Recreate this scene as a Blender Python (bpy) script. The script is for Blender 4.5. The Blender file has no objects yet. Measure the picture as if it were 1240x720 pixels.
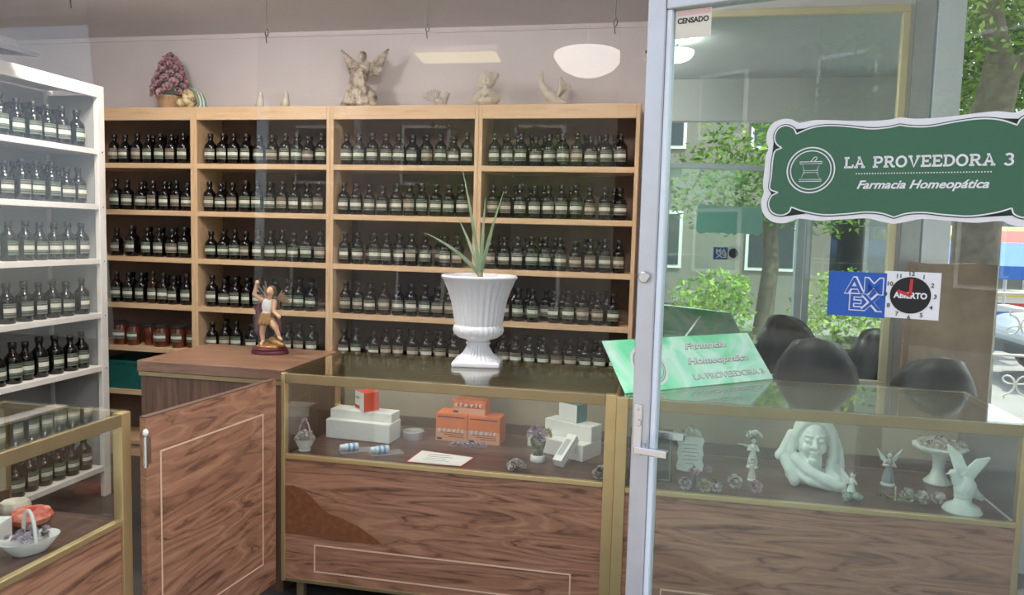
import bpy, bmesh, math, random
from mathutils import Vector, Matrix, Quaternion
random.seed(11)
PI = math.pi
S = bpy.context.scene
COL = S.collection

# ------------------------------------------------------------------ camera
FPX, CX, CY = 920.0, 620.0, 360.0
YAW, PITCH, ROLL = math.radians(11.5), math.radians(-4.79), math.radians(1.5)
CAM = Vector((0, 0, 1.5))
FWD = Vector((-math.sin(YAW)*math.cos(PITCH), math.cos(YAW)*math.cos(PITCH), math.sin(PITCH)))
_R0 = Vector((math.cos(YAW), math.sin(YAW), 0)); _U0 = _R0.cross(FWD)
RGT = math.cos(ROLL)*_R0 + math.sin(ROLL)*_U0
UPV = -math.sin(ROLL)*_R0 + math.cos(ROLL)*_U0
cd = bpy.data.cameras.new('camera'); cam = bpy.data.objects.new('camera', cd); COL.objects.link(cam)
cd.sensor_width = 36; cd.lens = 36*FPX/1240; cd.clip_start = 0.02; cd.clip_end = 200
cam.matrix_world = Matrix(((RGT.x, UPV.x, -FWD.x, CAM.x), (RGT.y, UPV.y, -FWD.y, CAM.y), (RGT.z, UPV.z, -FWD.z, CAM.z), (0, 0, 0, 1)))
S.camera = cam
# ------------------------------------------------------------------ world, sun, exposure
w = bpy.data.worlds.new('world'); S.world = w; w.use_nodes = True
wn = w.node_tree.nodes; wl = w.node_tree.links
sky = wn.new('ShaderNodeTexSky'); sky.sky_type = 'NISHITA'; sky.sun_disc = False
sky.sun_elevation = math.radians(58); sky.sun_rotation = math.radians(60); sky.air_density = 1.0; sky.dust_density = 2.0
hs = wn.new('ShaderNodeHueSaturation'); hs.inputs['Saturation'].default_value = .55; wl.new(sky.outputs[0], hs.inputs['Color'])
bg = wn['Background']; wl.new(hs.outputs[0], bg.inputs[0]); bg.inputs[1].default_value = 0.29
sd = bpy.data.lights.new('sun', 'SUN'); sd.energy = 4.0; sd.angle = math.radians(1.5); sd.color = (1, .95, .86)
sun = bpy.data.objects.new('sun', sd); COL.objects.link(sun)
sun.rotation_euler = Vector((-.55, -.45, -1.15)).to_track_quat('-Z', 'Y').to_euler()
LAMP = 42.0
S.view_settings.view_transform = 'Standard'; S.view_settings.look = 'None'
S.view_settings.exposure = 0.95; S.view_settings.gamma = 1.0; S.view_settings.use_curve_mapping = False
S.cycles.transparent_max_bounces = 32; S.cycles.max_bounces = 12; S.cycles.glossy_bounces = 6; S.cycles.diffuse_bounces = 5
S.cycles.sample_clamp_indirect = 6.0

# ------------------------------------------------------------------ pixel -> place helpers
def ray(x, y): return FWD + RGT*((x-CX)/FPX) - UPV*((y-CY)/FPX)
def atZ(x, y, z): d = ray(x, y); return CAM + d*((z-CAM.z)/d.z)
def atY(x, y, Y): d = ray(x, y); return CAM + d*(Y/d.y)
def atX(x, y, X): d = ray(x, y); return CAM + d*(X/d.x)

# ------------------------------------------------------------------ materials
def lin(r, g=None, b=None):
    if g is None: r, g, b = r
    f = lambda c: ((c/255)/12.92 if c/255 <= .04045 else (((c/255)+.055)/1.055)**2.4)
    return (f(r), f(g), f(b), 1)
class NT:
    def __init__(s, name):
        s.m = bpy.data.materials.new(name); s.m.use_nodes = True
        s.t = s.m.node_tree; s.n = s.t.nodes; s.l = s.t.links; s.b = s.n.get('Principled BSDF')
        s.out = s.n.get('Material Output')
    def new(s, t, **k):
        x = s.n.new(t)
        for a, v in k.items():
            if a in x.inputs: x.inputs[a].default_value = v
            else: setattr(x, a, v)
        return x
    def link(s, a, b): s.l.new(a, b)
    def set(s, **k):
        for a, v in k.items(): s.b.inputs[a.replace('_', ' ')].default_value = v
    def ramp(s, stops):
        r = s.new('ShaderNodeValToRGB'); e = r.color_ramp.elements
        while len(e) < len(stops): e.new(.5)
        for el, (p, c) in zip(e, stops): el.position = p; el.color = c
        return r
def plain(name, col, rough=.5, metal=0, noise=.08, scale=20, spec=.5, bump=0, coat=0):
    """principled with a faint procedural mottling of the colour"""
    m = NT(name); c = lin(*col)
    tc = m.new('ShaderNodeTexCoord'); nz = m.new('ShaderNodeTexNoise', Scale=scale, Detail=4.0)
    m.link(tc.outputs['Object'], nz.inputs['Vector'])
    a = tuple(max(0, x*(1-noise)) for x in c[:3])+(1,); b = tuple(min(1, x*(1+noise)) for x in c[:3])+(1,)
    r = m.ramp([(.3, a), (.7, b)]); m.link(nz.outputs[0], r.inputs[0]); m.link(r.outputs[0], m.b.inputs['Base Color'])
    m.set(Roughness=rough, Metallic=metal); m.b.inputs['Specular IOR Level'].default_value = spec
    if coat: m.b.inputs['Coat Weight'].default_value = coat; m.b.inputs['Coat Roughness'].default_value = .08
    if bump:
        bp = m.new('ShaderNodeBump', Strength=bump, Distance=.004); m.link(nz.outputs[0], bp.inputs['Height']); m.link(bp.outputs[0], m.b.inputs['Normal'])
    return m.m
def wood(name, scale, dark, mid, light, rough=.35, fig=9.0, rot=0):
    m = NT(name); tc = m.new('ShaderNodeTexCoord'); mp = m.new('ShaderNodeMapping'); mp.inputs['Scale'].default_value = scale
    mp.inputs['Rotation'].default_value = (0, rot, 0)
    m.link(tc.outputs['Object'], mp.inputs[0])
    n1 = m.new('ShaderNodeTexNoise', Scale=1.0, Detail=3.0, Roughness=.5, Distortion=.6); m.link(mp.outputs[0], n1.inputs['Vector'])
    mul = m.new('ShaderNodeMath', operation='MULTIPLY'); mul.inputs[1].default_value = fig*2*PI; m.link(n1.outputs[0], mul.inputs[0])
    sn = m.new('ShaderNodeMath', operation='SINE'); m.link(mul.outputs[0], sn.inputs[0])
    ma = m.new('ShaderNodeMath', operation='MULTIPLY_ADD'); ma.inputs[1].default_value = .5; ma.inputs[2].default_value = .5; m.link(sn.outputs[0], ma.inputs[0])
    n2 = m.new('ShaderNodeTexNoise', Scale=3.5, Detail=6.0, Roughness=.65); m.link(mp.outputs[0], n2.inputs['Vector'])
    mx = m.new('ShaderNodeMath', operation='MULTIPLY_ADD'); mx.inputs[1].default_value = .55; m.link(n2.outputs[0], mx.inputs[0])
    sc = m.new('ShaderNodeMath', operation='MULTIPLY'); sc.inputs[1].default_value = .5; m.link(ma.outputs[0], sc.inputs[0]); m.link(sc.outputs[0], mx.inputs[2])
    r = m.ramp([(.16, lin(*dark)), (.36, lin(*mid)), (.62, lin(*mid)), (.86, lin(*light))]); m.link(mx.outputs[0], r.inputs[0])
    m.link(r.outputs[0], m.b.inputs['Base Color']); m.set(Roughness=rough)
    return m.m
def glass(name, tint, ior=1.5, rough=0.0, film=0.0):
    m = NT(name); m.n.remove(m.b)
    tr = m.new('ShaderNodeBsdfTransparent'); tr.inputs[0].default_value = tint
    gl = m.new('ShaderNodeBsdfGlossy'); gl.inputs['Roughness'].default_value = rough; gl.inputs[0].default_value = (1, 1, 1, 1)
    fr = m.new('ShaderNodeFresnel', IOR=ior)
    ge = m.new('ShaderNodeNewGeometry'); bi = m.new('ShaderNodeMath', operation='MULTIPLY_ADD'); bi.inputs[1].default_value = 1/ior-ior; bi.inputs[2].default_value = ior   # same reflectance entering and leaving the thin pane
    m.link(ge.outputs['Backfacing'], bi.inputs[0]); m.link(bi.outputs[0], fr.inputs[0]); mx = m.new('ShaderNodeMixShader')
    m.link(fr.outputs[0], mx.inputs[0]); m.link(tr.outputs[0], mx.inputs[1]); m.link(gl.outputs[0], mx.inputs[2])
    last = mx
    if film:   # a thin scatter of dust on the sheet
        df = m.new('ShaderNodeBsdfDiffuse'); df.inputs[0].default_value = (.9, .92, .92, 1)
        nz = m.new('ShaderNodeTexNoise', Scale=3.0, Detail=5.0); tc = m.new('ShaderNodeTexCoord'); m.link(tc.outputs['Object'], nz.inputs['Vector'])
        ml = m.new('ShaderNodeMath', operation='MULTIPLY'); ml.inputs[1].default_value = film*2; m.link(nz.outputs[0], ml.inputs[0])
        m2 = m.new('ShaderNodeMixShader'); m.link(ml.outputs[0], m2.inputs[0]); m.link(mx.outputs[0], m2.inputs[1]); m.link(df.outputs[0], m2.inputs[2]); last = m2
    m.link(last.outputs[0], m.out.inputs[0])
    return m.m
def emit(name, col, strength):
    m = NT(name); m.set(Base_Color=lin(*col)); m.b.inputs['Emission Color'].default_value = lin(*col); m.b.inputs['Emission Strength'].default_value = strength
    return m.m
M = {}
M['wall'] = plain('wall_paint', (212, 207, 208), .8, noise=.03, scale=3, spec=.2)
M['ceiling'] = plain('ceiling_paint', (214, 213, 217), .85, noise=.03, scale=2, spec=.2)
M['floor'] = plain('floor_tile', (70, 66, 64), .35, noise=.25, scale=5)
M['tan'] = wood('tan_laminate', (2, 14, 40), (196, 162, 122), (214, 182, 142), (222, 192, 154), .45, 3)
M['tan_v'] = wood('tan_laminate_upright', (40, 14, 2), (196, 162, 122), (214, 182, 142), (222, 192, 154), .45, 3)
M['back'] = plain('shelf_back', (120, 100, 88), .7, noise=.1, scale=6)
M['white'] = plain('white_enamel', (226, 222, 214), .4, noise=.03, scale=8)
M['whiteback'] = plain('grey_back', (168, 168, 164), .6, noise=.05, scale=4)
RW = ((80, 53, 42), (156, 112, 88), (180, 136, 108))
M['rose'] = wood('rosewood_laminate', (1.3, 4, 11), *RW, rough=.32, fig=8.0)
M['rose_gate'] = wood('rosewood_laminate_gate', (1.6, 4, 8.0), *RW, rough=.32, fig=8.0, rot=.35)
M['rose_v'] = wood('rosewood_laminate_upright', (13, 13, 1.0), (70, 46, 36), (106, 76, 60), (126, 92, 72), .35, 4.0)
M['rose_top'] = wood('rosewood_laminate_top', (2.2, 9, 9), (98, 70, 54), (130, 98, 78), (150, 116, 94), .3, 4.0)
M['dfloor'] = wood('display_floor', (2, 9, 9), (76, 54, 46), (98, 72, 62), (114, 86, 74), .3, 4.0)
M['bare'] = plain('bare_fibreboard', (126, 82, 56), .9, noise=.18, scale=45, spec=.1, bump=.3)
M['inlay'] = plain('inlay_strip', (222, 188, 160), .5, noise=.04)
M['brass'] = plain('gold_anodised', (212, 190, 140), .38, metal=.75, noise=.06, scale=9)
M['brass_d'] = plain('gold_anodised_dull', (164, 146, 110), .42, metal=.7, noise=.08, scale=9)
M['palegold'] = plain('pale_gold_frame', (220, 206, 172), .4, metal=.4, noise=.05, scale=9)
M['cream'] = plain('cream_panel', (170, 160, 134), .6, noise=.05, scale=3)
M['strip'] = plain('brown_strip', (96, 74, 58), .5, noise=.1)
M['alu'] = plain('aluminium', (196, 196, 200), .36, metal=.55, noise=.05, scale=12)
M['alu_l'] = plain('aluminium_light', (226, 232, 240), .45, metal=.1, noise=.03, scale=6)
M['chrome'] = plain('chrome', (205, 205, 205), .2, metal=1, noise=.02)
M['black'] = plain('black_plastic', (15, 16, 17), .5, noise=.1)
M['blackgl'] = plain('black_gloss', (18, 22, 28), .15, noise=.1)
M['glass'] = glass('clear_glass', (.97, .985, .975, 1))
M['glass_top'] = glass('counter_glass', (.93, .955, .935, 1), 1.58)
M['glass_door'] = glass('door_glass', (.905, .965, .945, 1), 1.44, film=.005)
M['film'] = glass('clear_plastic_film', (.98, .98, .98, 1), 1.34, film=.003)
mm = NT('mirror'); mm.set(Base_Color=(.72, .82, .79, 1), Metallic=1.0, Roughness=.01); M['mirror'] = mm.m
M['dark_end'] = plain('dark_grey_panel', (88, 92, 96), .18, noise=.05)  # opaque dark grey, end pane of the right counter
M['bottle'] = plain('dark_bottle_glass', (13, 10, 9), .14, noise=.2, scale=30)
M['bottle_r'] = plain('amber_bottle_glass', (40, 17, 10), .14, noise=.2, scale=30)
M['cap'] = plain('black_cap', (16, 16, 17), .4, noise=.1)
M['cap_w'] = plain('white_cap', (220, 218, 210), .5, noise=.03)
def label_mat(name, white, edge, line):
    m = NT(name); tc = m.new('ShaderNodeTexCoord'); sp = m.new('ShaderNodeSeparateXYZ'); m.link(tc.outputs['Generated'], sp.inputs[0])
    r = m.ramp([(0, lin(*edge)), (.12, lin(*line)), (.2, lin(*edge)), (.3, lin(*line)), (.34, lin(*white)), (.62, lin(*white)), (.66, lin(*line)), (.74, lin(*edge)), (.88, lin(*line)), (.94, lin(*edge))])
    r.color_ramp.interpolation = 'CONSTANT'; m.link(sp.outputs[2], r.inputs[0])
    nz = m.new('ShaderNodeTexNoise', Scale=14.0, Detail=3.0); m.link(tc.outputs['Generated'], nz.inputs['Vector'])
    mx = m.new('ShaderNodeMix', data_type='RGBA', blend_type='MULTIPLY'); mx.inputs[0].default_value = .35
    m.link(r.outputs[0], mx.inputs[6]); m.link(nz.outputs[0], mx.inputs[7]); m.link(mx.outputs[2], m.b.inputs['Base Color']); m.set(Roughness=.6)
    return m.m
M['label0'] = label_mat('bottle_label_cream', (232, 230, 214), (120, 124, 108), (52, 56, 48))
M['label1'] = label_mat('bottle_label_green', (222, 224, 204), (104, 118, 98), (44, 58, 46))
M['label2'] = label_mat('bottle_label_beige', (200, 192, 170), (128, 122, 104), (66, 62, 52))
M['stone'] = plain('white_plaster', (222, 224, 218), .55, noise=.04, scale=30)
M['stone_g'] = plain('grey_plaster', (186, 180, 170), .6, noise=.1, scale=25)
M['ivory'] = plain('ivory_ceramic', (206, 198, 180), .4, noise=.08, scale=25)
M['stone_b'] = plain('pale_green_ceramic', (224, 234, 228), .35, noise=.06, scale=30)
def mottled(name, c1, c2, c3, scale, rough=.5):
    m = NT(name); tc = m.new('ShaderNodeTexCoord'); nz = m.new('ShaderNodeTexNoise', Scale=scale, Detail=5.0, Roughness=.6); m.link(tc.outputs['Object'], nz.inputs['Vector'])
    r = m.ramp([(.36, lin(*c1)), (.5, lin(*c2)), (.62, lin(*c3))]); m.link(nz.outputs[0], r.inputs[0]); m.link(r.outputs[0], m.b.inputs['Base Color']); m.set(Roughness=rough)
    return m.m
M['angel'] = mottled('antiqued_plaster', (92, 80, 68), (176, 162, 144), (206, 194, 176), 22)
M['urn'] = plain('white_glazed_urn', (226, 227, 232), .3, noise=.02, scale=20)
M['skin'] = plain('painted_skin', (206, 164, 130), .45, noise=.05)
M['maroon'] = plain('maroon_paint', (84, 30, 40), .45, noise=.2, scale=40)
M['gold'] = plain('gold_paint', (150, 112, 60), .4, metal=.3, noise=.2, scale=60)
M['pink'] = mottled('pink_porcelain', (158, 108, 120), (200, 156, 166), (224, 194, 198), 60)
M['mauve'] = mottled('mauve_porcelain', (128, 104, 124), (178, 158, 176), (210, 200, 208), 60)
M['paleflower'] = mottled('pale_porcelain_petals', (150, 140, 136), (200, 190, 184), (224, 220, 212), 60)
M['yellowflower'] = mottled('yellow_porcelain_petals', (150, 146, 96), (198, 192, 140), (220, 216, 180), 60)
M['leafgrey'] = plain('grey_green_leaf', (84, 92, 84), .5, noise=.25, scale=50)
M['leafgreen'] = plain('green_ceramic_leaf', (86, 110, 62), .5, noise=.25, scale=50)
M['wicker'] = plain('wicker', (186, 152, 120), .6, noise=.2, scale=90, bump=.5)
M['orange'] = plain('orange_card', (228, 118, 52), .45, noise=.05, scale=15)
M['orange_p'] = plain('peach_card', (226, 166, 128), .45, noise=.06, scale=15)
M['navy'] = plain('navy_print', (44, 46, 96), .5, noise=.05)
M['rust'] = plain('rust_print', (176, 72, 36), .5, noise=.05)
M['paper'] = plain('white_paper', (236, 236, 230), .6, noise=.02)
M['foam'] = plain('white_foam', (232, 234, 228), .7, noise=.03, scale=30)
M['greyprint'] = plain('grey_print', (140, 142, 142), .6, noise=.05)
M['darkprint'] = plain('dark_print', (40, 42, 42), .6, noise=.05)
M['red'] = plain('red_print', (198, 40, 44), .5, noise=.04)
M['redbox'] = plain('red_card', (214, 72, 50), .5, noise=.05)
M['tealbox'] = plain('teal_card', (54, 128, 124), .5, noise=.08)
M['tealcrate'] = plain('teal_crate_plastic', (16, 92, 84), .5, noise=.1)
M['signgreen'] = plain('sign_green', (58, 100, 74), .45, noise=.04, scale=5)
M['signdark'] = plain('sign_dark_green', (38, 70, 52), .45, noise=.03)
M['signwhite'] = plain('sign_white', (226, 222, 222), .5, noise=.02)
M['signteal'] = plain('sign_back_teal', (146, 206, 190), .5, noise=.03)
M['blue'] = plain('sticker_blue', (30, 84, 170), .45, noise=.05)
M['jar'] = plain('amber_jar', (92, 38, 18), .12, noise=.25, scale=18, coat=.3)
M['jarlid'] = plain('dark_jar_lid', (60, 58, 58), .35, noise=.1, metal=.3)
M['leaf'] = plain('plant_leaf', (112, 134, 104), .5, noise=.15, scale=30)
M['board'] = mottled('brown_board', (128, 108, 90), (150, 128, 108), (164, 142, 120), 3.0, .6)
M['bark'] = plain('bark', (96, 84, 68), .9, noise=.3, scale=12, bump=.6)
M['pave'] = plain('street_paving', (134, 130, 126), .9, noise=.12, scale=2.5)
M['facade'] = plain('street_facade', (124, 116, 106), .85, noise=.08, scale=1.2)
M['facade2'] = plain('street_facade_grey', (96, 98, 98), .85, noise=.08, scale=1.2)
M['canvas_r'] = plain('red_canvas', (206, 52, 52), .7, noise=.08)
M['canvas_b'] = plain('blue_canvas', (50, 104, 188), .7, noise=.08)
M['canvas_y'] = plain('yellow_canvas', (222, 196, 84), .7, noise=.08)
M['carpaint'] = plain('pale_car_paint', (186, 190, 196), .25, noise=.03, coat=.6)
M['tyre'] = plain('tyre_rubber', (30, 30, 32), .8, noise=.1)
M['carglass'] = plain('car_glass', (120, 150, 160), .08, noise=.05)
M['darkpane'] = plain('house_window_glass', (52, 60, 64), .3, noise=.1)
def foliage_mat(name, a, b):
    m = NT(name); oi = m.new('ShaderNodeNewGeometry'); r = m.ramp([(0, lin(*a)), (1, lin(*b))]); m.link(oi.outputs['Random Per Island'], r.inputs[0])
    tl = m.new('ShaderNodeBsdfTranslucent'); df = m.new('ShaderNodeBsdfDiffuse'); mx = m.new('ShaderNodeMixShader', Fac=.45)
    m.link(r.outputs[0], tl.inputs[0]); m.link(r.outputs[0], df.inputs[0]); m.link(df.outputs[0], mx.inputs[1]); m.link(tl.outputs[0], mx.inputs[2]); m.link(mx.outputs[0], m.out.inputs[0])
    return m.m
M['foliage'] = foliage_mat('tree_leaves', (58, 92, 44), (150, 176, 84))
M['foliage2'] = foliage_mat('bush_leaves', (90, 130, 54), (188, 206, 110))
M['lampglass'] = emit('lamp_glass', (255, 247, 240), LAMP); M['lampsoft'] = emit('lamp_glass_soft', (255, 247, 240), 6.0)
m = NT('green_poster'); tc = m.new('ShaderNodeTexCoord'); nz = m.new('ShaderNodeTexNoise', Scale=4.5, Detail=3.0, Distortion=.8); m.link(tc.outputs['Object'], nz.inputs['Vector'])
r = m.ramp([(.34, lin(88, 214, 148)), (.46, lin(144, 238, 190)), (.58, lin(216, 250, 234)), (.7, lin(164, 242, 206))]); m.link(nz.outputs[0], r.inputs[0]); m.link(r.outputs[0], m.b.inputs['Base Color']); m.set(Roughness=.3)
M['poster'] = m.m

# ------------------------------------------------------------------ object helpers
def tag(o, label=None, cat=None, group=None, kind=None):
    if label: o['label'] = label
    if cat: o['category'] = cat
    if group: o['group'] = group
    if kind: o['kind'] = kind
    return o
def empty(name, loc=(0, 0, 0), rz=0, rot=None):
    o = bpy.data.objects.new(name, None); COL.objects.link(o); o.location = loc; o.rotation_euler = rot or (0, 0, rz); o.empty_display_size = .05
    return o
def thing(name, label, cat, loc=(0, 0, 0), rz=0, group=None, rot=None): return tag(empty(name, loc, rz, rot), label, cat, group)
def link(name, me, mat, parent=None, loc=None, rot=None, scale=None):
    o = bpy.data.objects.new(name, me); COL.objects.link(o); o.parent = parent
    if mat and not me.materials: me.materials.append(M[mat] if isinstance(mat, str) else mat)
    if loc is not None: o.location = loc
    if rot is not None: o.rotation_euler = rot
    if scale is not None: o.scale = (scale,)*3 if isinstance(scale, (int, float)) else scale
    return o
class MB:
    def __init__(s): s.v = []; s.f = []
    def add(s, vs, fs): b = len(s.v); s.v += [tuple(x) for x in vs]; s.f += [tuple(i+b for i in f) for f in fs]; return s
    def box(s, x0, x1, y0, y1, z0, z1):
        v = [(x, y, z) for z in (z0, z1) for y in (y0, y1) for x in (x0, x1)]
        return s.add(v, [(0, 2, 3, 1), (4, 5, 7, 6), (0, 1, 5, 4), (2, 6, 7, 3), (0, 4, 6, 2), (1, 3, 7, 5)])
    def bar(s, p, q, w, h=None, up=(0, 0, 1)):
        p, q = Vector(p), Vector(q); h = h or w; d = (q-p).normalized(); u = Vector(up)
        if abs(d.dot(u)) > .98: u = Vector((1, 0, 0))
        a = d.cross(u).normalized()*w/2; b = a.cross(d).normalized()*h/2
        v = [p-a-b, p+a-b, p-a+b, p+a+b, q-a-b, q+a-b, q-a+b, q+a+b]
        return s.add(v, [(0, 1, 3, 2), (4, 6, 7, 5), (0, 4, 5, 1), (2, 3, 7, 6), (0, 2, 6, 4), (1, 5, 7, 3)])
    def tube(s, pts, rad, n=8, cap=True):
        pts = [Vector(p) for p in pts]; R = rad if isinstance(rad, (list, tuple)) else [rad]*len(pts); base = len(s.v); prev = None
        for i, p in enumerate(pts):
            d = (pts[min(i+1, len(pts)-1)]-pts[max(i-1, 0)]).normalized()
            if prev is None: a = d.orthogonal().normalized()
            else: a = (prev-d*prev.dot(d)).normalized()
            prev = a; b = d.cross(a)
            for k in range(n): t = 2*PI*k/n; s.v.append(tuple(p+(a*math.cos(t)+b*math.sin(t))*R[i]))
        for i in range(len(pts)-1):
            for k in range(n): s.f.append((base+i*n+k, base+i*n+(k+1) % n, base+(i+1)*n+(k+1) % n, base+(i+1)*n+k))
        if cap: s.f.append(tuple(base+k for k in reversed(range(n)))); s.f.append(tuple(base+(len(pts)-1)*n+k for k in range(n)))
        return s
    def lathe(s, prof, n=20, c=(0, 0, 0), fn=None, cap=True):
        base = len(s.v)
        for r, z in prof:
            for k in range(n):
                t = 2*PI*k/n; rr = fn(r, z, t) if fn else r
                s.v.append((c[0]+rr*math.cos(t), c[1]+rr*math.sin(t), c[2]+z))
        m = len(prof)
        for i in range(m-1):
            for k in range(n): s.f.append((base+i*n+k, base+i*n+(k+1) % n, base+(i+1)*n+(k+1) % n, base+(i+1)*n+k))
        if cap: s.f.append(tuple(base+k for k in reversed(range(n)))); s.f.append(tuple(base+(m-1)*n+k for k in range(n)))
        return s
    def ell(s, c, r, rot=None, n=12, k=8):
        R = Matrix.Rotation(0, 3, 'X') if rot is None else (rot if isinstance(rot, Matrix) else Matrix.Rotation(rot[0], 3, 'X') @ Matrix.Rotation(rot[1], 3, 'Y') @ Matrix.Rotation(rot[2], 3, 'Z'))
        r = (r,)*3 if isinstance(r, (int, float)) else r; c = Vector(c); base = len(s.v)
        for i in range(1, k):
            ph = PI*i/k
            for j in range(n):
                t = 2*PI*j/n; s.v.append(tuple(c+R @ Vector((r[0]*math.sin(ph)*math.cos(t), r[1]*math.sin(ph)*math.sin(t), r[2]*math.cos(ph)))))
        top = len(s.v); s.v.append(tuple(c+R @ Vector((0, 0, r[2])))); bot = len(s.v); s.v.append(tuple(c+R @ Vector((0, 0, -r[2]))))
        for i in range(k-2):
            for j in range(n): s.f.append((base+i*n+j, base+(i+1)*n+j, base+(i+1)*n+(j+1) % n, base+i*n+(j+1) % n))
        for j in range(n): s.f.append((top, base+j, base+(j+1) % n)); s.f.append((bot, base+(k-2)*n+(j+1) % n, base+(k-2)*n+j))
        return s
    def prism(s, pts, y0, y1):      # polygon in the XZ plane, extruded along Y
        n = len(pts); v = [(x, y0, z) for x, z in pts]+[(x, y1, z) for x, z in pts]
        return s.add(v, [tuple(range(n)), tuple(reversed(range(n, 2*n)))]+[(i, i+n, (i+1) % n+n, (i+1) % n) for i in range(n)])
    def ribbon(s, pts, w, y0, y1, closed=True):   # flat line of width w along a path in XZ
        n = len(pts); P = [Vector((x, 0, z)) for x, z in pts]
        L, R_ = [], []
        for i in range(n):
            a = P[(i-1) % n] if closed or i else P[i]; b = P[(i+1) % n] if closed or i < n-1 else P[i]
            d = (b-a).normalized(); nn = Vector((-d.z, 0, d.x))*w/2; L.append(P[i]+nn); R_.append(P[i]-nn)
        base = len(s.v)
        for i in range(n):
            for q in (L[i], R_[i]):
                s.v.append((q.x, y0, q.z)); s.v.append((q.x, y1, q.z))
        for i in range(n if closed else n-1):
            a = base+4*i; b = base+4*((i+1) % n)
            s.f += [(a, a+2, b+2, b), (a+1, b+1, b+3, a+3), (a, b, b+1, a+1), (a+2, a+3, b+3, b+2)]
        return s
    def mesh(s, name, smooth=False):
        me = bpy.data.meshes.new(name); me.from_pydata(s.v, [], s.f); me.validate()
        bm = bmesh.new(); bm.from_mesh(me); bmesh.ops.recalc_face_normals(bm, faces=bm.faces); bm.to_mesh(me); bm.free()
        if smooth:
            me.polygons.foreach_set('use_smooth', [True]*len(me.polygons)); me.update()
            try: me.set_sharp_from_angle(angle=math.radians(50))
            except Exception: pass
        return me
    def build(s, name, mat, parent=None, smooth=False, bevel=0, loc=None, rot=None):
        o = link(name, s.mesh(name, smooth), mat, parent, loc, rot)
        if bevel:
            b = o.modifiers.new('bevel', 'BEVEL'); b.width = bevel; b.segments = 2; b.limit_method = 'ANGLE'
        return o
def B(name, mat, parent, x0, x1, y0, y1, z0, z1, bevel=0): return MB().box(x0, x1, y0, y1, z0, z1).build(name, mat, parent, bevel=bevel)
def struct(o): o['kind'] = 'structure'; return o
def sculpt(name, mb, mat, parent=None, voxel=.004, smooth=4):
    """fuse overlapping forms into one continuous sculpted skin"""
    me = mb.mesh('tmp'); o = bpy.data.objects.new('tmp', me); COL.objects.link(o)
    rm = o.modifiers.new('r', 'REMESH'); rm.mode = 'VOXEL'; rm.voxel_size = voxel
    if smooth: sm = o.modifiers.new('s', 'SMOOTH'); sm.factor = .5; sm.iterations = smooth
    dg = bpy.context.evaluated_depsgraph_get(); nm = bpy.data.meshes.new_from_object(o.evaluated_get(dg))
    bpy.data.objects.remove(o); bpy.data.meshes.remove(me)
    nm.name = name; nm.polygons.foreach_set('use_smooth', [True]*len(nm.polygons)); nm.materials.clear()
    return link(name, nm, mat, parent)
def cap_(mb, p, q, r0, r1=None, n=10):   # tapered limb with round ends
    r1 = r0 if r1 is None else r1; p, q = Vector(p), Vector(q)
    mb.tube([p, (p+q)/2, q], [r0, (r0+r1)/2, r1], n); mb.ell(p, r0, n=n, k=6); mb.ell(q, r1, n=n, k=6); return mb
def text(name, s, size, mat, parent, loc, rot=(PI/2, 0, 0), shear=0, bold=0, ext=.0004, align='LEFT', width=None, space=1.0):
    cu = bpy.data.curves.new('t', 'FONT'); cu.body = s; cu.size = size; cu.shear = shear; cu.offset = bold; cu.extrude = ext; cu.align_x = align; cu.resolution_u = 3; cu.space_character = space
    o = bpy.data.objects.new('t', cu); COL.objects.link(o); dg = bpy.context.evaluated_depsgraph_get()
    me = bpy.data.meshes.new_from_object(o.evaluated_get(dg)); bpy.data.objects.remove(o); bpy.data.curves.remove(cu)
    if width:
        xs = [v.co.x for v in me.vertices]; k = width/(max(xs)-min(xs)); x0 = min(xs) if align == 'LEFT' else 0
        for v in me.vertices: v.co.x = (v.co.x-x0)*k
    me.name = name
    return link(name, me, mat, parent, loc, rot)
def copy_tree(o, parent=None):
    c = o.copy(); COL.objects.link(c); c.parent = parent
    for ch in o.children: copy_tree(ch, c)
    return c
ORD = ['first', 'second', 'third', 'fourth', 'fifth', 'sixth', 'seventh', 'eighth', 'ninth', 'tenth', 'eleventh', 'twelfth', 'thirteenth', 'fourteenth', 'fifteenth']

# ================================================================== SETTING
FZ, CZ = -.06, 2.78            # floor, ceiling
YF, YM, YB = 1.45, 3.95, 4.72  # storefront, mirror wall, back wall
XL, XP, XR = -4.6, -.08, 2.7
struct(B('floor', 'floor', None, XL-.1, XR+.1, YF-.1, YB+.1, FZ-.1, FZ))
mb = MB().box(XL-.1, XR+.1, YF-.15, YM+.1, CZ, CZ+.15); mb.box(XL-.1, XP+.1, YM+.1, YB+.1, CZ, CZ+.15); struct(mb.build('ceiling', 'ceiling'))
struct(B('wall_back', 'wall', None, XL-.1, XP+.1, YB, YB+.1, FZ, CZ))
struct(B('wall_left', 'wall', None, XL-.1, XL, YF-.1, YB, FZ, CZ))
struct(B('wall_right', 'wall', None, XR, XR+.1, YF-.1, YM+.1, FZ, CZ))
struct(B('wall_partition_return', 'wall', None, XP, XP+.1, YM+.1, YB, FZ, CZ))
struct(B('wall_mirror_side', 'wall', None, XP, 1.085, YM, YM+.1, FZ, CZ))
mb = MB().box(XL-.1, -1.86, YF-.1, YF, FZ, .38); mb.box(XL-.1, -1.86, YF-.1, YF, 2.45, CZ); mb.box(-1.86, 1.06, YF-.1, YF, 2.45, CZ); mb.box(1.06, XR+.1, YF-.1, YF, 2.45, CZ); mb.box(1.06, XR+.1, YF-.1, YF, FZ, .38)
struct(mb.build('wall_front', 'wall'))
struct(B('trim_1', 'wall', None, XL, XP, YB-.012, YB-.0005, CZ-.03, CZ-.0005))
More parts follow.
